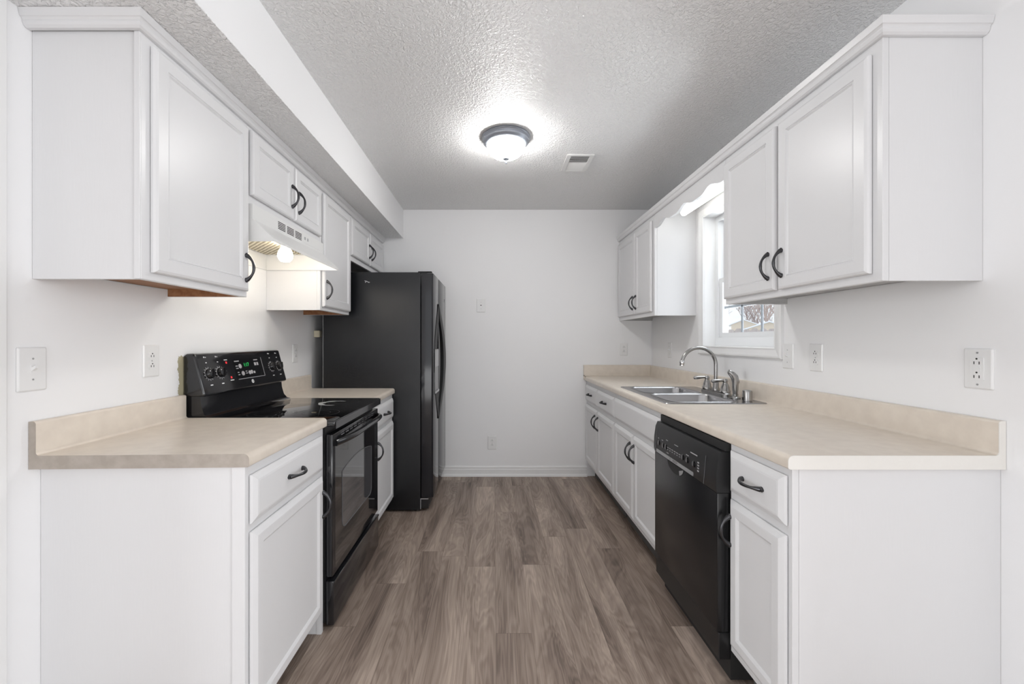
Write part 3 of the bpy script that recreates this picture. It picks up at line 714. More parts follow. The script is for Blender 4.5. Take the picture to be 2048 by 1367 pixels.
# panel plane
PB = Vector((-1.2345, 0, 1.012)); PT = Vector((-1.279, 0, 1.176)); PU = (PT - PB).normalized(); PR = Vector((0, 1, 0)); PN = PR.cross(PU); PH = (PT - PB).length
def pp(y, f): return Vector((0, y, 0)) + PB + PU * (PH * f)
for y in (1.803, 1.878, 2.312, 2.388):
    bm = new(); lathe(bm, [(0.0235, 0.0), (0.0235, 0.006), (0.0222, 0.010), (0.0200, 0.017), (0.014, 0.0205), (0, 0.0215)], pp(y, 0.50) + PN * 0.0003, PN, 28)
    o = pp(y, 0.50) + PN * 0.017; A = (PU * 0.9 + PR * 0.3).normalized(); Bv = PN.cross(A)
    v = [bm.verts.new(o + A * a + Bv * b + PN * c_) for c_ in (0, 0.008) for a, b in ((-0.017, -0.0045), (0.017, -0.0045), (0.017, 0.0045), (-0.017, 0.0045))]
    for q in ((0, 3, 2, 1), (4, 5, 6, 7), (0, 1, 5, 4), (1, 2, 6, 5), (2, 3, 7, 6), (3, 0, 4, 7)): bm.faces.new([v[i] for i in q])
    kn = obj('knob', bm, 'black', cp, rg, 40)
    bm = new()
    for k in range(11):
        a = math.radians(-60 - 300 * k / 11 + 0); c0 = pp(y, 0.50)
        dr = PR * math.cos(a) + PU * math.sin(a); tt = PR * -math.sin(a) + PU * math.cos(a)
        plaque(bm, c0 + dr * 0.029, dr, tt, -0.0022, 0.0022, -0.0009, 0.0009, 0, 0.0005)
    plaque(bm, pp(y, 0.80), PR, PU, -0.004, 0.004, -0.002, 0.002, 0, 0.0005)
    obj('knob_scale', bm, 'whitemark', cp, rg); bm = new()
    plaque(bm, pp(y, 0.95), PR, PU, -0.008, -0.002, -0.003, 0.003, 0, 0.0005); plaque(bm, pp(y, 0.95), PR, PU, 0.002, 0.007, -0.003, 0.001, 0, 0.0005)
    obj('burner_symbol', bm, 'whitemark', cp, rg); bm = new()
    plaque(bm, pp(y, 0.20), PR, PU, -0.008, 0.008, -0.0022, 0.0022, 0, 0.0005)
    obj('knob_caption', bm, 'whitemark', cp, rg); bm = new()
    n = 40; c0 = pp(y, 0.5) + PN * 0.0005
    A_ = [bm.verts.new(c0 + (PR * math.cos(2 * PI * i / n) + PU * math.sin(2 * PI * i / n)) * 0.0252) for i in range(n)]
    B_ = [bm.verts.new(c0 + (PR * math.cos(2 * PI * i / n) + PU * math.sin(2 * PI * i / n)) * 0.0240) for i in range(n)]
    for i in range(n): bm.faces.new((A_[i], A_[(i + 1) % n], B_[(i + 1) % n], B_[i]))
    obj('knob_outline', bm, 'whitemark', cp, rg)
bm = new(); y0, y1 = 1.985, 2.225
plaque(bm, pp(y0, 0), PR, PU, 0, y1 - y0, PH * 0.24, PH * 0.84, 0, 0.0012); dp = obj('display_panel', bm, 'blackglass', cp, rg)
bm = new()
plaque(bm, pp(y1, 0), PR, PU, -0.0015, 0.001, PH * 0.24, PH * 0.84, 0.0002, 0.0018); plaque(bm, pp(y0, 0), PR, PU, 0.01, y1 - y0, PH * 0.235, PH * 0.248, 0.0002, 0.0018)
for u, f, w, h in ((0.010, 0.76, 0.036, 0.005), (0.170, 0.76, 0.034, 0.005), (0.012, 0.62, 0.016, 0.004), (0.012, 0.55, 0.018, 0.004), (0.168, 0.60, 0.016, 0.016), (0.190, 0.60, 0.014, 0.016), (0.016, 0.36, 0.014, 0.004), (0.016, 0.43, 0.012, 0.004), (0.080, 0.38, 0.015, 0.004), (0.080, 0.44, 0.013, 0.004), (0.146, 0.36, 0.013, 0.012)):
    plaque(bm, pp(y0 + u, f), PR, PU, 0, w, 0, h, 0.001, 0.0018)
obj('panel_marks', bm, 'palebtn', cp, rg)
for u, f, rr in ((0.046, 0.62, 0.0115), (0.056, 0.40, 0.0115), (0.112, 0.40, 0.010), (0.130, 0.41, 0.010)):
    bm = new(); lathe(bm, [(rr, 0), (rr, 0.0016), (rr * 0.8, 0.0022), (0, 0.0022)], pp(y0 + u, f) + PN * 0.001, PN, 20); obj('touch_pad', bm, 'palebtn', cp, rg, 40)
bm = new(); text_bm(bm, '1:17', 0.026, pp(y0 + 0.098, 0.645), PR, PU, 0.0022); obj('clock_digits', bm, 'green', cp, rg)
for y, f in ((1.936, 0.76), (1.946, 0.33)):
    bm = new(); plaque(bm, pp(y, f), PR, PU, -0.004, 0.004, -0.005, 0.005, 0, 0.0015); obj('indicator_light', bm, 'red', cp, rg)
bm = new()
plaque(bm, pp(1.936, 0.84), PR, PU, -0.012, 0.011, -0.002, 0.002, 0, 0.0006); obj('indicator_caption', bm, 'whitemark', cp, rg)
bm = new(); plaque(bm, pp(1.948, 0.25), PR, PU, -0.013, 0.013, -0.002, 0.002, 0, 0.0006); obj('indicator_caption', bm, 'whitemark', cp, rg)
bm = new(); lathe(bm, [(0.0098, 0), (0.0098, 0.0008), (0, 0.0009)], pp(2.105, 0.125), PN, 24); lg = obj('logo_badge', bm, 'whitemark', cp, rg)
bm = new(); text_bm(bm, 'GE', 0.0115, pp(2.105, 0.125), PR, PU, 0.0013, shear=0.2); obj('logo_letters', bm, 'slot', lg, rg)
# oven door with its vent, window and bowed handle
bm = new(); box(bm, -0.7185, -0.688, G0 + 0.004, G1 - 0.004, 0.226, 0.838, 0.005, 2); od = obj('oven_door', bm, 'black', rg, rg, 40)
bm = new(); box(bm, -0.6885, -0.6868, G0 + 0.028, G1 - 0.075, 0.262, 0.790, 0.001, 1); obj('door_glass', bm, 'blackglass', od, rg)
# inner window: straight sides, top edge rising in a curve
w0, w1, wz0, wz1 = G0 + 0.110, G1 - 0.140, 0.385, 0.660
cr_ = 0.035
pts = [(w0 + cr_ * (1 - math.sin(a)), wz0 + cr_ * (1 - math.cos(a))) for a in (PI / 2, 1.2, 0.8, 0.4, 0)] + [(w1 - cr_ * (1 - math.sin(a)), wz0 + cr_ * (1 - math.cos(a))) for a in (0, 0.4, 0.8, 1.2, PI / 2)]
for i in range(0, 25):
    u = i / 24; y = w1 + (w0 - w1) * u; pts.append((y, 0.646 + 0.028 * math.sin(PI * u) ** 0.8))
bm = new(); prism(bm, pts, 'x', -0.6870, -0.6862); obj('oven_window', bm, 'ovenwindow', od, rg)
bm = new()
for a, b in zip(pts, pts[1:] + pts[:1]):
    tube(bm, [(-0.6862, a[0], a[1]), (-0.6862, b[0], b[1])], 0.0020, 6)
obj('window_border', bm, 'greymark', od, rg)
bm = new(); n = 24; hp = []; hr = []
for i in range(n + 1):
    u = i / n; y = G0 + 0.024 + (G1 - G0 - 0.048) * u; k = 1 - abs(2 * u - 1) ** 5
    hp.append((-0.684 + 0.046 * k, y, 0.798 + 0.010 * k)); hr.append(0.0135 + 0.002 * (1 - k))
tube(bm, hp, hr, 14); obj('handle', bm, 'black', od, rg, 50)
bm = new()
for k in range(9):
    y = G0 + 0.10 + k * 0.057
    for z in (0.8135, 0.823): box(bm, -0.6885, -0.6868, y, y + 0.040, z, z + 0.0045)
obj('vent_slots', bm, 'greymark', od, rg)
bm = new(); box(bm, -0.7195, -0.684, G0 + 0.004, G1 - 0.004, 0.018, 0.208, 0.005, 2); box(bm, -0.690, -0.6805, G0 + 0.006, G1 - 0.006, 0.196, 0.2075, 0.002, 1); obj('storage_drawer', bm, 'black', rg, rg, 40)

# ------------------------------------------------------------------ range hood
h0, h1 = L1 + 0.004, L2 - 0.004
hd = thing('range_hood', 'white range hood with a lit bulb above the black range', 'range hood', (-1.15, (h0 + h1) / 2, 1.65))
HP = [(-1.3285, 1.8085), (-0.994, 1.8085), (-0.994, 1.746), (-0.906, 1.664), (-0.906, 1.652)]
bm = new()
for a, b in ((h0, h0 + 0.003), (h1 - 0.003, h1)): prism(bm, HP + [(-1.3285, 1.652)], 'y', a, b)
def sheet(bm, p, q, t=0.003):
    prism(bm, [p, q, (q[0] - t, q[1]), (p[0] - t, p[1])], 'y', h0 + 0.003, h1 - 0.003)
sheet(bm, (-0.994, 1.8085), (-0.994, 1.746)); sheet(bm, (-0.994, 1.746), (-0.906, 1.664)); sheet(bm, (-0.906, 1.664), (-0.906, 1.652))
box(bm, -1.3285, -0.997, h0 + 0.003, h1 - 0.003, 1.8055, 1.8085); box(bm, -1.3285, -1.3255, h0 + 0.003, h1 - 0.003, 1.652, 1.8055)
box(bm, -1.3255, -0.99, h0 + 0.003, h1 - 0.003, 1.740, 1.743)
obj('hood_shell', bm, 'hood', hd, hd)
bm = new(); box(bm, -1.30, -1.10, h0 + 0.10, h1 - 0.06, 1.732, 1.7395); obj('grease_filter', bm, 'filter', hd, hd)
bm = new(); lathe(bm, [(0.014, 0.0), (0.015, -0.012), (0.024, -0.025), (0.033, -0.042), (0.036, -0.058), (0.033, -0.074), (0.022, -0.088), (0.0, -0.093)], (-1.055, 2.07, 1.7315), (0, 0, 1), 24); obj('bulb', bm, 'bulb', hd, hd, 60)
bm = new()
for g in range(3):
    for k in range(5):
        y = 1.885 + g * 0.082; z = 1.792 - k * 0.0075; box(bm, -0.9942, -0.9932, y, y + 0.066, z - 0.0022, z + 0.0014)
obj('vent_slots', bm, 'slot', hd, hd)
bm = new()
for y in (2.145, 2.178):
    bm = new(); box(bm, -0.9942, -0.991, y, y + 0.012, 1.772, 1.787, 0.001, 1); obj('switch', bm, 'silver', hd, hd)
bm = new(); box(bm, -0.9942, -0.9930, 2.135, 2.365, 1.757, 1.802, 0.0005, 1); obj('switch_plate', bm, 'hood', hd, hd)

# ------------------------------------------------------------------ fridge
F0, F1 = 2.952, 3.718; FX = -0.525; FD = -0.434; FT = 1.736
fr = thing('refrigerator', 'black side by side refrigerator against the back wall', 'refrigerator', (-0.9, 3.33, 0))
bm = new(); box(bm, -1.232, FX, F0, F1, 0.012, FT, 0.004, 2); obj('fridge_body', bm, 'fridgeside', fr, fr)
bm = new()
for xx in (-1.20, -0.57):
    for yy in (F0 + 0.04, F1 - 0.04):
        bm = new(); lathe(bm, [(0.018, 0), (0.018, 0.0125)], (xx, yy, 0.0), (0, 0, 1), 12); obj('foot', bm, 'blacksat', fr, fr)
def fdoor(y0, y1, name):
    bm = new(); pts = [(FX + 0.006, y0), (FD - 0.022, y0)] + [(FD - 0.022 + 0.022 * math.sin(a), y0 + 0.012 - 0.012 * math.cos(a)) for a in (0.4, 0.8, 1.2, PI / 2)]
    pts += [(FD - 0.008 + 0.008 * math.cos(a), y1 - 0.008 + 0.008 * math.sin(a)) for a in (0, 0.5, 1.0, PI / 2)] + [(FX + 0.006, y1)]
    prism(bm, pts, 'z', 0.105, 1.728)
    return obj(name, bm, 'fridgedoor', fr, fr, 30)
YS = 3.245
d1 = fdoor(F0, YS - 0.003, 'freezer_door'); d2 = fdoor(YS + 0.003, F1, 'fridge_door')
def fhandle(yc, sgn, a, b, d, parent):
    """one crescent of the pointed oval that the two door handles form"""
    bm = new(); n = 40; rows = []
    z0, z1, w0_, w1_ = 0.622, 1.530, 0.735, 1.405
    for i in range(n + 1):
        u = -1 + 2 * i / n; z = (z0 + z1) / 2 + u * (z1 - z0) / 2
        v = (z - (w0_ + w1_) / 2) / ((w1_ - w0_) / 2)
        o_ = 0.002 + a * (1 - abs(u) ** 2.0); i_ = b * (1 - v * v) if abs(v) < 1 else 0.0
        i_ = min(i_, o_ - 0.002); dd_ = 0.004 + (d - 0.004) * (1 - u * u)
        rows.append([bm.verts.new(p) for p in ((FD - 0.0005, yc + sgn * i_, z), (FD + dd_ * 0.8, yc + sgn * i_, z), (FD + dd_, yc + sgn * (i_ * 0.4 + o_ * 0.6), z), (FD + dd_ * 0.6, yc + sgn * o_, z), (FD - 0.0005, yc + sgn * o_, z))])
    for p, q in zip(rows[:-1], rows[1:]):
        for k in range(5): bm.faces.new((p[k], p[(k + 1) % 5], q[(k + 1) % 5], q[k]))
    bm.faces.new(rows[0]); bm.faces.new(rows[-1][::-1])
    obj('handle', bm, 'blackmatte', parent, fr, 40)
fhandle(YS - 0.004, -1, 0.245, 0.120, 0.006, d1); fhandle(YS + 0.004, 1, 0.360, 0.165, 0.026, d2)
bm = new(); box(bm, FD - 0.001, FD + 0.007, 3.000, 3.185, 0.845, 1.178, 0.002, 1); dsp = obj('dispenser', bm, 'black', d1, fr)
bm = new(); box(bm, FD + 0.0065, FD + 0.010, 3.010, 3.175, 1.045, 1.170, 0.001, 1); obj('dispenser_controls', bm, 'silver', dsp, fr)
bm = new(); box(bm, FD + 0.0065, FD + 0.016, 3.010, 3.175, 0.850, 0.866, 0.002, 1); obj('drip_tray', bm, 'silver', dsp, fr)
# badge on the far door, hinge cover, grille
bm = new(); box(bm, FD - 0.0005, FD + 0.0015, F1 - 0.045, F1 - 0.020, 1.585, 1.612); obj('badge', bm, 'silver', d2, fr, label='small silver badge')
for yy in (F0 + 0.03, F1 - 0.03):
    bm = new(); box(bm, FX - 0.02, FD - 0.012, yy - 0.02, yy + 0.02, 1.7365, 1.744, 0.002, 1); box(bm, FX + 0.0, FD - 0.05, yy - 0.012, yy + 0.012, 1.729, 1.7365); obj('hinge_cover', bm, 'blacksat', fr, fr)
bm = new(); box(bm, FX + 0.001, FD - 0.035, F0 + 0.012, F1 - 0.012, 0.02, 0.098, 0.003, 1)
for k in range(4): box(bm, FD - 0.036, FD - 0.033, F0 + 0.03, F1 - 0.03, 0.032 + k * 0.016, 0.040 + k * 0.016)
obj('base_grille', bm, 'blacksat', fr, fr)
bm = new(); box(bm, FX - 0.001, FX + 0.003, F0 + 0.0005, F0 + 0.004, 0.02, 0.098); box(bm, FX, FD - 0.036, F0 + 0.008, F0 + 0.0125, 0.088, 0.096); obj('scuffed_edge', bm, 'silver', fr, fr, label='worn silver edge')

bm = new(); box(bm, -1.2325, -1.2295, F0 - 0.0008, F0 + 0.002, 0.9, 1.70); obj('back_edge_highlight', bm, 'silver', fr, fr, label='pale strip imitating a highlight along the rear edge')  # silver strip put in as the highlight on the body's rear edge
bm = new()
for a, b in (((-0.93, 1.674), (-0.912, 1.668)), ((-0.915, 1.671), (-0.900, 1.660)), ((-0.926, 1.660), (-0.916, 1.672)), ((-0.905, 1.664), (-0.893, 1.662))):
    tube(bm, [(a[0], F0 - 0.0004, a[1]), (b[0], F0 - 0.0004, b[1])], 0.0026, 6, True, (Vector((0, 1, 0)), 0.2))
obj('scuff_mark', bm, 'silver', fr, fr, label='small pale scuff')
# cream box on the wall in the gap behind the fridge
bm = new(); box(bm, XL + 0.001, XL + 0.045, 3.02, 3.06, 1.265, 1.315, 0.003, 1); tag(obj('junction_box', bm, 'cream'), 'small cream wall box in the gap beside the fridge', 'wall box')

# ------------------------------------------------------------------ dishwasher
W0, W1 = 1.476, 2.046; DX = 0.812
dw = thing('dishwasher', 'black built-in dishwasher with a silver strip, under the long countertop', 'dishwasher', (1.1, 1.76, 0))
bm = new(); box(bm, 0.862, 1.43, W0 + 0.002, W1 - 0.002, 0.012, 0.868); box(bm, 0.842, 0.862, W0 + 0.001, W1 - 0.001, 0.84, 0.872)
for yy in (W0 + 0.05, W1 - 0.05): lathe(bm, [(0.015, 0), (0.015, 0.013)], (0.95, yy, 0), (0, 0, 1), 10); lathe(bm, [(0.015, 0), (0.015, 0.013)], (1.38, yy, 0), (0, 0, 1), 10)
obj('tub', bm, 'slot', dw, dw)
CZ0 = 0.690
bm = new(); box(bm, DX, 0.8615, W0, W1, 0.185, CZ0 - 0.001, 0.004, 2); dd = obj('door_panel', bm, 'dwblack', dw, dw, 40)
# scooped pocket handle: dark half-moon recess under the silver strip
pts = [(1.815 + 0.078 * math.cos(a), CZ0 - 0.002 - 0.040 * abs(math.sin(a))) for a in [PI + PI * i / 16 for i in range(17)]]
bm = new()
prism(bm, pts, 'x', DX - 0.0012, DX + 0.002); obj('pocket_handle', bm, 'slot', dd, dw)
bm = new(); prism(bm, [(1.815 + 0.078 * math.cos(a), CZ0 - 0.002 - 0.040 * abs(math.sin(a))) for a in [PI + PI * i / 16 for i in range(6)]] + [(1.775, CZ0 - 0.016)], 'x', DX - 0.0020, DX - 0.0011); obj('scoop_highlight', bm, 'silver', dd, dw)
bm = new(); prism(bm, [(DX, CZ0), (DX - 0.004, CZ0 + 0.02), (DX - 0.003, 0.76), (DX + 0.004, 0.815), (DX + 0.014, 0.838), (0.861, 0.838), (0.861, CZ0)], 'y', W0, W1)
cpn = obj('control_panel', bm, 'blacksat', dw, dw, 30)
O0 = Vector((DX - 0.0035, 0, 0.0)); CR = Vector((0, -1, 0)); CU = Vector((0.007, 0, 0.075)).normalized()
def cpt(y, z): return Vector((DX - 0.004 + max(0, (z - 0.71)) * 0.03 - 0.0008, y, z))
bm = new(); plaque(bm, cpt(1.775, 0.703), CR, CU, -0.235, 0.13, -0.0075, 0.0075, -0.002, 0.0012); st = obj('silver_strip', bm, 'silver', cpn, dw, label='silver strip with lettering')
bm = new(); text_bm(bm, 'BOSCH', 0.0135, cpt(1.805, 0.703), CR, CU, 0.0020)
obj('brand_lettering', bm, 'slot', st, dw); bm = new(); c0 = cpt(1.855, 0.703); CN = CR.cross(CU)
n = 24
A_ = [bm.verts.new(c0 + (CR * math.cos(2 * PI * i / n) + CU * math.sin(2 * PI * i / n)) * 0.0050 + CN * 0.002) for i in range(n)]
B_ = [bm.verts.new(c0 + (CR * math.cos(2 * PI * i / n) + CU * math.sin(2 * PI * i / n)) * 0.0040 + CN * 0.002) for i in range(n)]
for i in range(n): bm.faces.new((A_[i], A_[(i + 1) % n], B_[(i + 1) % n], B_[i]))
obj('brand_emblem', bm, 'slot', st, dw)
for y in (1.985, 1.935, 1.905, 1.735, 1.695, 1.640):
    bm = new(); lathe(bm, [(0.0125, 0), (0.0125, 0.0016), (0.009, 0.0026), (0, 0.0026)], cpt(y, 0.745), CN, 20); obj('button', bm, 'blackglass', cpn, dw, 40)
bm = new()
for k in range(6):
    plaque(bm, cpt(1.885 - k * 0.024, 0.748), CR, CU, -0.008, 0.008, -0.0012, 0.0012, 0, 0.0006); plaque(bm, cpt(1.885 - k * 0.024, 0.738), CR, CU, -0.005, 0.005, -0.0012, 0.0012, 0, 0.0006)
obj('panel_marks', bm, 'palebtn', cpn, dw)
for y, z, w in ((1.895, 0.778, 0.010), (1.800, 0.778, 0.018), (1.695, 0.765, 0.012), (1.885, 0.722, 0.010), (1.990, 0.766, 0.006), (1.945, 0.766, 0.008)):
    bm = new(); plaque(bm, cpt(y, z), CR, CU, -w, w, -0.0015, 0.0015, 0, 0.0006); obj('button_caption', bm, 'palebtn', cpn, dw)
bm = new(); plaque(bm, cpt(1.640, 0.785), CR, CU, -0.030, 0.026, -0.002, 0.002, 0, 0.0006); obj('button_caption', bm, 'palebtn', cpn, dw)
bm = new()
for k in range(4): plaque(bm, cpt(1.605, 0.728 + k * 0.011), CR, CU, -0.006, 0.006, -0.0025, 0.0025, 0, 0.0006)
obj('status_marks', bm, 'palebtn', cpn, dw)
bm = new(); plaque(bm, cpt(1.555, 0.75), CR, CU, -0.001, 0.001, -0.055, 0.055, 0, 0.0012); obj('panel_edge_line', bm, 'greymark', cpn, dw); bm = new(); plaque(bm, cpt(2.018, 0.75), CR, CU, -0.0008, 0.0008, -0.050, 0.06, 0, 0.0008); obj('panel_edge_line', bm, 'greymark', cpn, dw)
bm = new(); box(bm, DX + 0.006, 0.8615, W0 + 0.001, W1 - 0.001, 0.085, 0.182, 0.003, 1); obj('lower_panel', bm, 'blacksat', dw, dw)

# ------------------------------------------------------------------ wall plates
def plate(kind, loc, nrm, label, w=0.076, h=0.1215):
    """kind: outlet, switch, gfci, jack; nrm = direction the plate faces"""
    N = Vector(nrm); U = Vector((0, 0, 1)); R = U.cross(N)
    names = {'outlet': ('wall_outlet', 'outlet', 'wall outlets'), 'gfci': ('wall_outlet', 'outlet', 'wall outlets'), 'switch': ('light_switch', 'switch', 'light switches'), 'jack': ('wall_jack', 'wall jack', None)}
    nm, cat, grp = names[kind]
    t = thing(nm, label, cat, loc, grp); o = Vector(loc)
    bm = new(); prev = None
    for ins, d in ((0, 0.0003), (0.0, 0.003), (0.003, 0.0055), (0.005, 0.006)):
        q = [bm.verts.new(o + R * x + U * z + N * d) for x, z in rrect(-w / 2 + ins, w / 2 - ins, -h / 2 + ins, h / 2 - ins, 0.004, 3)]
        if prev:
            for i in range(len(q)): bm.faces.new((prev[i], prev[(i + 1) % len(q)], q[(i + 1) % len(q)], q[i]))
        else: first = q
        prev = q
    bm.faces.new(prev); bm.faces.new(first[::-1]); obj('cover_plate', bm, 'plate', t, t)
    def slotset(bm, cz):
        for sx in (-0.0065, 0.0065): plaque(bm, o + U * cz + N * 0.0085, R, U, sx - 0.0012, sx + 0.0012, -0.0040, 0.0045, -0.001, 0.0003)
        lathe(bm, [(0.0027, 0), (0.0027, 0.0004), (0, 0.0004)], o + U * (cz + 0.0125) + N * 0.0084, N, 10)
    if kind == 'outlet':
        for cz in (-0.0195, 0.0195):
            bm = new(); prev = None
            pts = [(0.0172 * math.cos(a), max(-0.0135, min(0.0135, 0.0172 * math.sin(a)))) for a in [2 * PI * i / 28 for i in range(28)]]
            A = [bm.verts.new(o + R * x + U * (z + cz) + N * 0.0055) for x, z in pts]; B = [bm.verts.new(o + R * x + U * (z + cz) + N * 0.0083) for x, z in pts]
            for i in range(28): bm.faces.new((A[i], A[(i + 1) % 28], B[(i + 1) % 28], B[i]))
            bm.faces.new(B); rc = obj('receptacle', bm, 'plate', t, t)
            bm = new()
            for sx in (-0.0062, 0.0062): plaque(bm, o + U * cz + N * 0.0083, R, U, sx - 0.0012, sx + 0.0012, -0.0050, 0.0030, -0.0005, 0.0004)
            lathe(bm, [(0.0026, -0.0004), (0.0026, 0.0004), (0, 0.0004)], o + U * (cz + 0.0085) + N * 0.0083, N, 10)
            obj('slots', bm, 'slot', rc, t)
        bm = new(); lathe(bm, [(0.0025, 0), (0.0025, 0.0008), (0, 0.001)], o + N * 0.006, N, 10); obj('screw', bm, 'silver', t, t)
    elif kind == 'gfci':
        bm = new(); plaque(bm, o, R, U, -0.0165, 0.0165, -0.0335, 0.0335, 0.005, 0.0085); rc = obj('receptacle', bm, 'plate', t, t)
        bm = new()
        for cz in (-0.024, 0.017): slotset(bm, cz)
        obj('slots', bm, 'slot', rc, t)
        for cz in (-0.004, 0.005):
            bm = new(); plaque(bm, o, R, U, -0.009, 0.009, cz - 0.0035, cz + 0.0035, 0.008, 0.0098); obj('reset_button', bm, 'plate', rc, t)
        for cz in (-0.0475, 0.0475):
            bm = new(); lathe(bm, [(0.003, 0), (0.003, 0.0008), (0, 0.001)], o + U * cz + N * 0.006, N, 10); obj('screw', bm, 'silver', t, t)
    else:
        if kind == 'switch':
            bm = new(); plaque(bm, o, R, U, -0.0055, 0.0055, -0.0125, 0.0125, 0.0055, 0.0068); obj('toggle_collar', bm, 'plate', t, t)
            bm = new(); v = [bm.verts.new(o + R * x + U * z + N * d) for d, zz, s in ((0.0065, 0.0, 1.0), (0.017, 0.007, 0.75)) for x, z in ((-0.0045 * s, zz - 0.0055 * s), (0.0045 * s, zz - 0.0055 * s), (0.0045 * s, zz + 0.0055 * s), (-0.0045 * s, zz + 0.0055 * s))]
            for q in ((0, 3, 2, 1), (4, 5, 6, 7), (0, 1, 5, 4), (1, 2, 6, 5), (2, 3, 7, 6), (3, 0, 4, 7)): bm.faces.new([v[i] for i in q])
            obj('toggle', bm, 'plate', t, t)
        else:
            bm = new(); plaque(bm, o, R, U, -0.0075, 0.0075, -0.008, 0.008, 0.0055, 0.0075); jk = obj('jack_socket', bm, 'plate', t, t)
            bm = new(); plaque(bm, o, R, U, -0.005, 0.005, -0.003, 0.005, 0.0072, 0.0080); obj('jack_opening', bm, 'slot', jk, t)
        for cz in (-0.030, 0.030):
            bm = new(); lathe(bm, [(0.0028, 0), (0.0028, 0.0008), (0, 0.001)], o + U * cz + N * 0.006, N, 10); obj('screw', bm, 'silver', t, t)
plate('switch', (XL, 1.173, 1.160), (1, 0, 0), 'white toggle light switch above the end of the darker-edged countertop', 0.076, 0.126)
plate('outlet', (XL, 1.582, 1.163), (1, 0, 0), 'white wall outlet just before the range backguard, above the wide countertop', 0.074, 0.124)
plate('outlet', (XL, 2.735, 1.155), (1, 0, 0), 'white wall outlet above the short counter, between range backguard and fridge', 0.070, 0.122)
plate('jack', (-0.110, YB, 1.5615), (0, -1, 0), 'white telephone jack plate high on the back wall beside the fridge', 0.079, 0.1245)
plate('outlet', (-0.008, YB, 0.306), (0, -1, 0), 'white wall outlet low on the back wall above the baseboard', 0.080, 0.1235)
plate('outlet', (1.198, YB, 1.160), (0, -1, 0), 'white wall outlet on the back wall above the counter side splash', 0.070, 0.115)
plate('switch', (XR, 3.35, 1.161), (-1, 0, 0), 'white light switch under the corner wall cabinet, beyond the window', 0.072, 0.124)
plate('switch', (XR, 2.006, 1.165), (-1, 0, 0), 'white light switch beside the window casing, behind the chrome air gap', 0.074, 0.122)
plate('outlet', (XR, 1.832, 1.165), (-1, 0, 0), 'white round-faced wall outlet next to the switch beside the window casing', 0.074, 0.124)
plate('gfci', (XR, 1.219, 1.158), (-1, 0, 0), 'white square-faced safety outlet above the white-ended countertop', 0.074, 0.121)

# ------------------------------------------------------------------ ceiling lamp and vent
t = thing('ceiling_light', 'lit flush ceiling light with a frosted glass bowl and grey ring', 'ceiling light', (0.077, 2.40, ZC))
bm = new(); lathe(bm, [(0.1385, -0.0005), (0.1425, -0.006), (0.1425, -0.012), (0.138, -0.016), (0.136, -0.028), (0.126, -0.034), (0.122, -0.042), (0.113, -0.046), (0.108, -0.040), (0.0, -0.038)], (0.077, 2.40, ZC), (0, 0, 1), 64); obj('metal_ring', bm, 'gunmetal', t, t, 40)
bm = new(); lathe(bm, [(0.107, -0.0415), (0.112, -0.050), (0.109, -0.066), (0.099, -0.086), (0.082, -0.104), (0.058, -0.117), (0.030, -0.124), (0.0, -0.126)], (0.077, 2.40, ZC), (0, 0, 1), 48); obj('glass_bowl', bm, 'bowl', t, t, 70)
bm = new(); lathe(bm, [(0.0, -0.1262), (0.018, -0.1265), (0.019, -0.130), (0.010, -0.136), (0.006, -0.140), (0.0065, -0.152), (0.004, -0.156), (0, -0.156)], (0.077, 2.40, ZC), (0, 0, 1), 20); obj('finial', bm, 'gunmetal', t, t, 40)
t = thing('ceiling_vent', 'white metal air register on the ceiling near the back wall', 'vent', (0.565, 2.745, ZC))
bm = new(); V = (0.476, 0.653, 2.612, 2.878); Iv = (0.505, 0.628, 2.632, 2.858)
for q in ((V[0], V[1], V[2], Iv[2]), (V[0], V[1], Iv[3], V[3]), (V[0], Iv[0], Iv[2], Iv[3]), (Iv[1], V[1], Iv[2], Iv[3])): box(bm, q[0], q[1], q[2], q[3], ZC - 0.009, ZC - 0.0005, 0.0015, 1)
obj('frame', bm, 'hood', t, t)
bm = new(); box(bm, Iv[0], Iv[1], Iv[2], Iv[3], ZC - 0.0012, ZC - 0.0004); obj('duct_opening', bm, 'slot', t, t)
for k in range(11):
    bm = new(); y = Iv[2] + 0.010 + k * 0.0205; dy = 0.0125 if k < 5 else -0.0035
    v = [(y - dy, ZC - 0.0085), (y + dy, ZC - 0.0020), (y + dy, ZC - 0.0014), (y - dy - 0.0006, ZC - 0.0079)]
    prism(bm, v, 'x', Iv[0], Iv[1]); obj('louver', bm, 'hood', t, t)

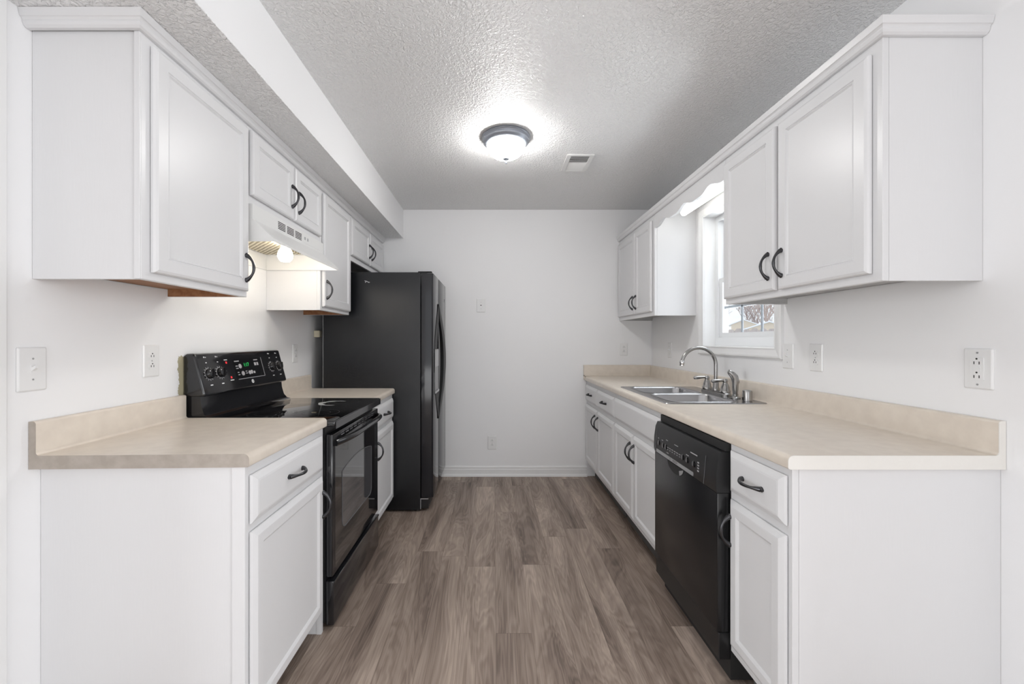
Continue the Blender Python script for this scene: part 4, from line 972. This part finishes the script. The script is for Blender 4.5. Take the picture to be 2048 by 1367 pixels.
# ------------------------------------------------------------------ outdoors, seen through the window
bm = new(); box(bm, 1.9, 260, -20, 260, -0.75, -0.60); struct('ground', bm, 'snow')
def fence_run(p0, p1, h, z0):
    r = thing('wooden_fence', 'weathered dog-eared wooden fence outside the kitchen window', 'fence', (p0[0], p0[1], z0))
    a, b = Vector((*p0, 0)), Vector((*p1, 0)); L = (b - a).length; d = (b - a).normalized(); nn = Vector((-d.y, d.x, 0)); w = 0.19
    k = 0; s = 0.0
    while s + w < L:
        dz = random.uniform(-0.02, 0.02); bm = new(); P = []
        for u, z in ((0, 0), (w - 0.008, 0), (w - 0.008, h + dz - 0.05), (w - 0.055, h + dz), (0.05, h + dz), (0, h + dz - 0.05)):
            P.append(a + d * (s + u) + Vector((0, 0, z0 + z)))
        A = [bm.verts.new(p) for p in P]; B = [bm.verts.new(p + nn * 0.018) for p in P]
        for i in range(6): bm.faces.new((A[i], A[(i + 1) % 6], B[(i + 1) % 6], B[i]))
        bm.faces.new(A); bm.faces.new(B[::-1]); obj('picket', bm, 'fence', r, r); s += w
    bm = new()
    for z in (0.35, h - 0.4):
        A = [bm.verts.new(p) for p in (a + Vector((0, 0, z0 + z)) + nn * 0.019, b + Vector((0, 0, z0 + z)) + nn * 0.019, b + Vector((0, 0, z0 + z + 0.09)) + nn * 0.019, a + Vector((0, 0, z0 + z + 0.09)) + nn * 0.019)]
        B = [bm.verts.new(v.co + nn * 0.035) for v in A]
        for i in range(4): bm.faces.new((A[i], A[(i + 1) % 4], B[(i + 1) % 4], B[i]))
        bm.faces.new(A); bm.faces.new(B[::-1])
    obj('rail', bm, 'fence', r, r)
def ground_pt(px, Y): return ((px - CX) * Y / FPX, Y)
p0, p1 = ground_pt(1440, 10.6), ground_pt(1580, 9.2)
fence_run(p0, p1, 2.13, -0.60)
def house(c, w, d, hw, hr, rot, label):
    r = thing('house', label, 'house', (c[0], c[1], -0.6), 'neighbouring houses')
    Rm = Matrix.Rotation(rot, 4, 'Z'); T = Matrix.Translation((c[0], c[1], -0.6))
    bm = new(); prism(bm, [(-w / 2, 0), (w / 2, 0), (w / 2, hw), (0, hw + hr), (-w / 2, hw)], 'y', -d / 2, d / 2)
    bmesh.ops.transform(bm, matrix=T @ Rm, verts=bm.verts[:]); obj('walls', bm, 'siding', r, r)
    bm = new(); e = 0.5; k = hr / (w / 2); t_ = 0.22
    prism(bm, [(-w / 2 - e, hw - e * k + 0.02), (0, hw + hr + 0.02), (w / 2 + e, hw - e * k + 0.02), (w / 2 + e, hw - e * k + t_), (0, hw + hr + t_), (-w / 2 - e, hw - e * k + t_)], 'y', -d / 2 - e, d / 2 + e)
    bmesh.ops.transform(bm, matrix=T @ Rm, verts=bm.verts[:]); obj('roof', bm, 'snow', r, r, label='snow-covered roof')
g = ground_pt(1487, 92); house(g, 4.6, 9, 5.25, 0.95, -0.55, 'cream house with a snow-covered gable roof beyond the fence')
g = ground_pt(1536, 66); house(g, 6.0, 8, 3.55, 1.05, -0.55, 'nearer house with a wide snowy roof beside the cream gable')
def tree(x, y, h, m, label, seed, r0=0.10, spread=0.55):
    rnd = random.Random(seed); t = thing('bare_tree', label, 'tree', (x, y, -0.6), 'bare trees beyond the houses')
    bm = new(); tips = []
    pts = [Vector((x + rnd.uniform(-.1, .1) * i, y, -0.6 + h * 0.55 * i / 5)) for i in range(6)]
    tube(bm, pts, [r0 * (1 - 0.1 * i) for i in range(6)], 7); obj('trunk', bm, m, t, t)
    bm = new()
    def branch(p, d, L, r, lev):
        q = p + d * L * 0.5 + Vector((rnd.uniform(-1, 1), rnd.uniform(-1, 1), rnd.uniform(-.2, 1))) * L * 0.07; e = q + (d + Vector((0, 0, 0.15))).normalized() * L * 0.5
        tube(bm, [p, q, e], [r, r * 0.75, r * 0.5], 4, False)
        if lev:
            for k in range(4 if lev > 1 else 5):
                nd_ = (d + Vector((rnd.uniform(-1, 1), rnd.uniform(-1, 1), rnd.uniform(-.3, .9))) * 0.8).normalized()
                branch(q.lerp(e, rnd.random()) if k % 2 else e, nd_, L * rnd.uniform(0.5, 0.75), r * 0.5, lev - 1)
    for k in range(9):
        i = rnd.randint(2, 5); a = rnd.uniform(0, 2 * PI)
        branch(pts[i], Vector((math.cos(a) * spread, math.sin(a) * spread, 0.9)).normalized(), h * rnd.uniform(0.22, 0.34), r0 * 0.5, 3)
    obj('branches', bm, m, t, t)
for i, (px, Y, h, m, lab) in enumerate(((1436, 158, 18.0, 'bark', 'thin bare tree outside next to the window frame, beyond the cream gable'), (1496, 122, 15.0, 'bark', 'bushy bare brown tree rising above the cream gable'), (1515, 150, 17.0, 'bark', 'bare brown tree between the two window grille bars'), (1531, 100, 19.0, 'palebark', 'pale-barked bare tree with a straight thick trunk'), (1560, 135, 15.5, 'bark', 'bare brown tree beside the pale-barked tree, behind the wide snowy roof'))):
    x, y = ground_pt(px, Y); tree(x, y, h, m, lab, 11 + i, 0.26 if m == 'bark' else 0.36)
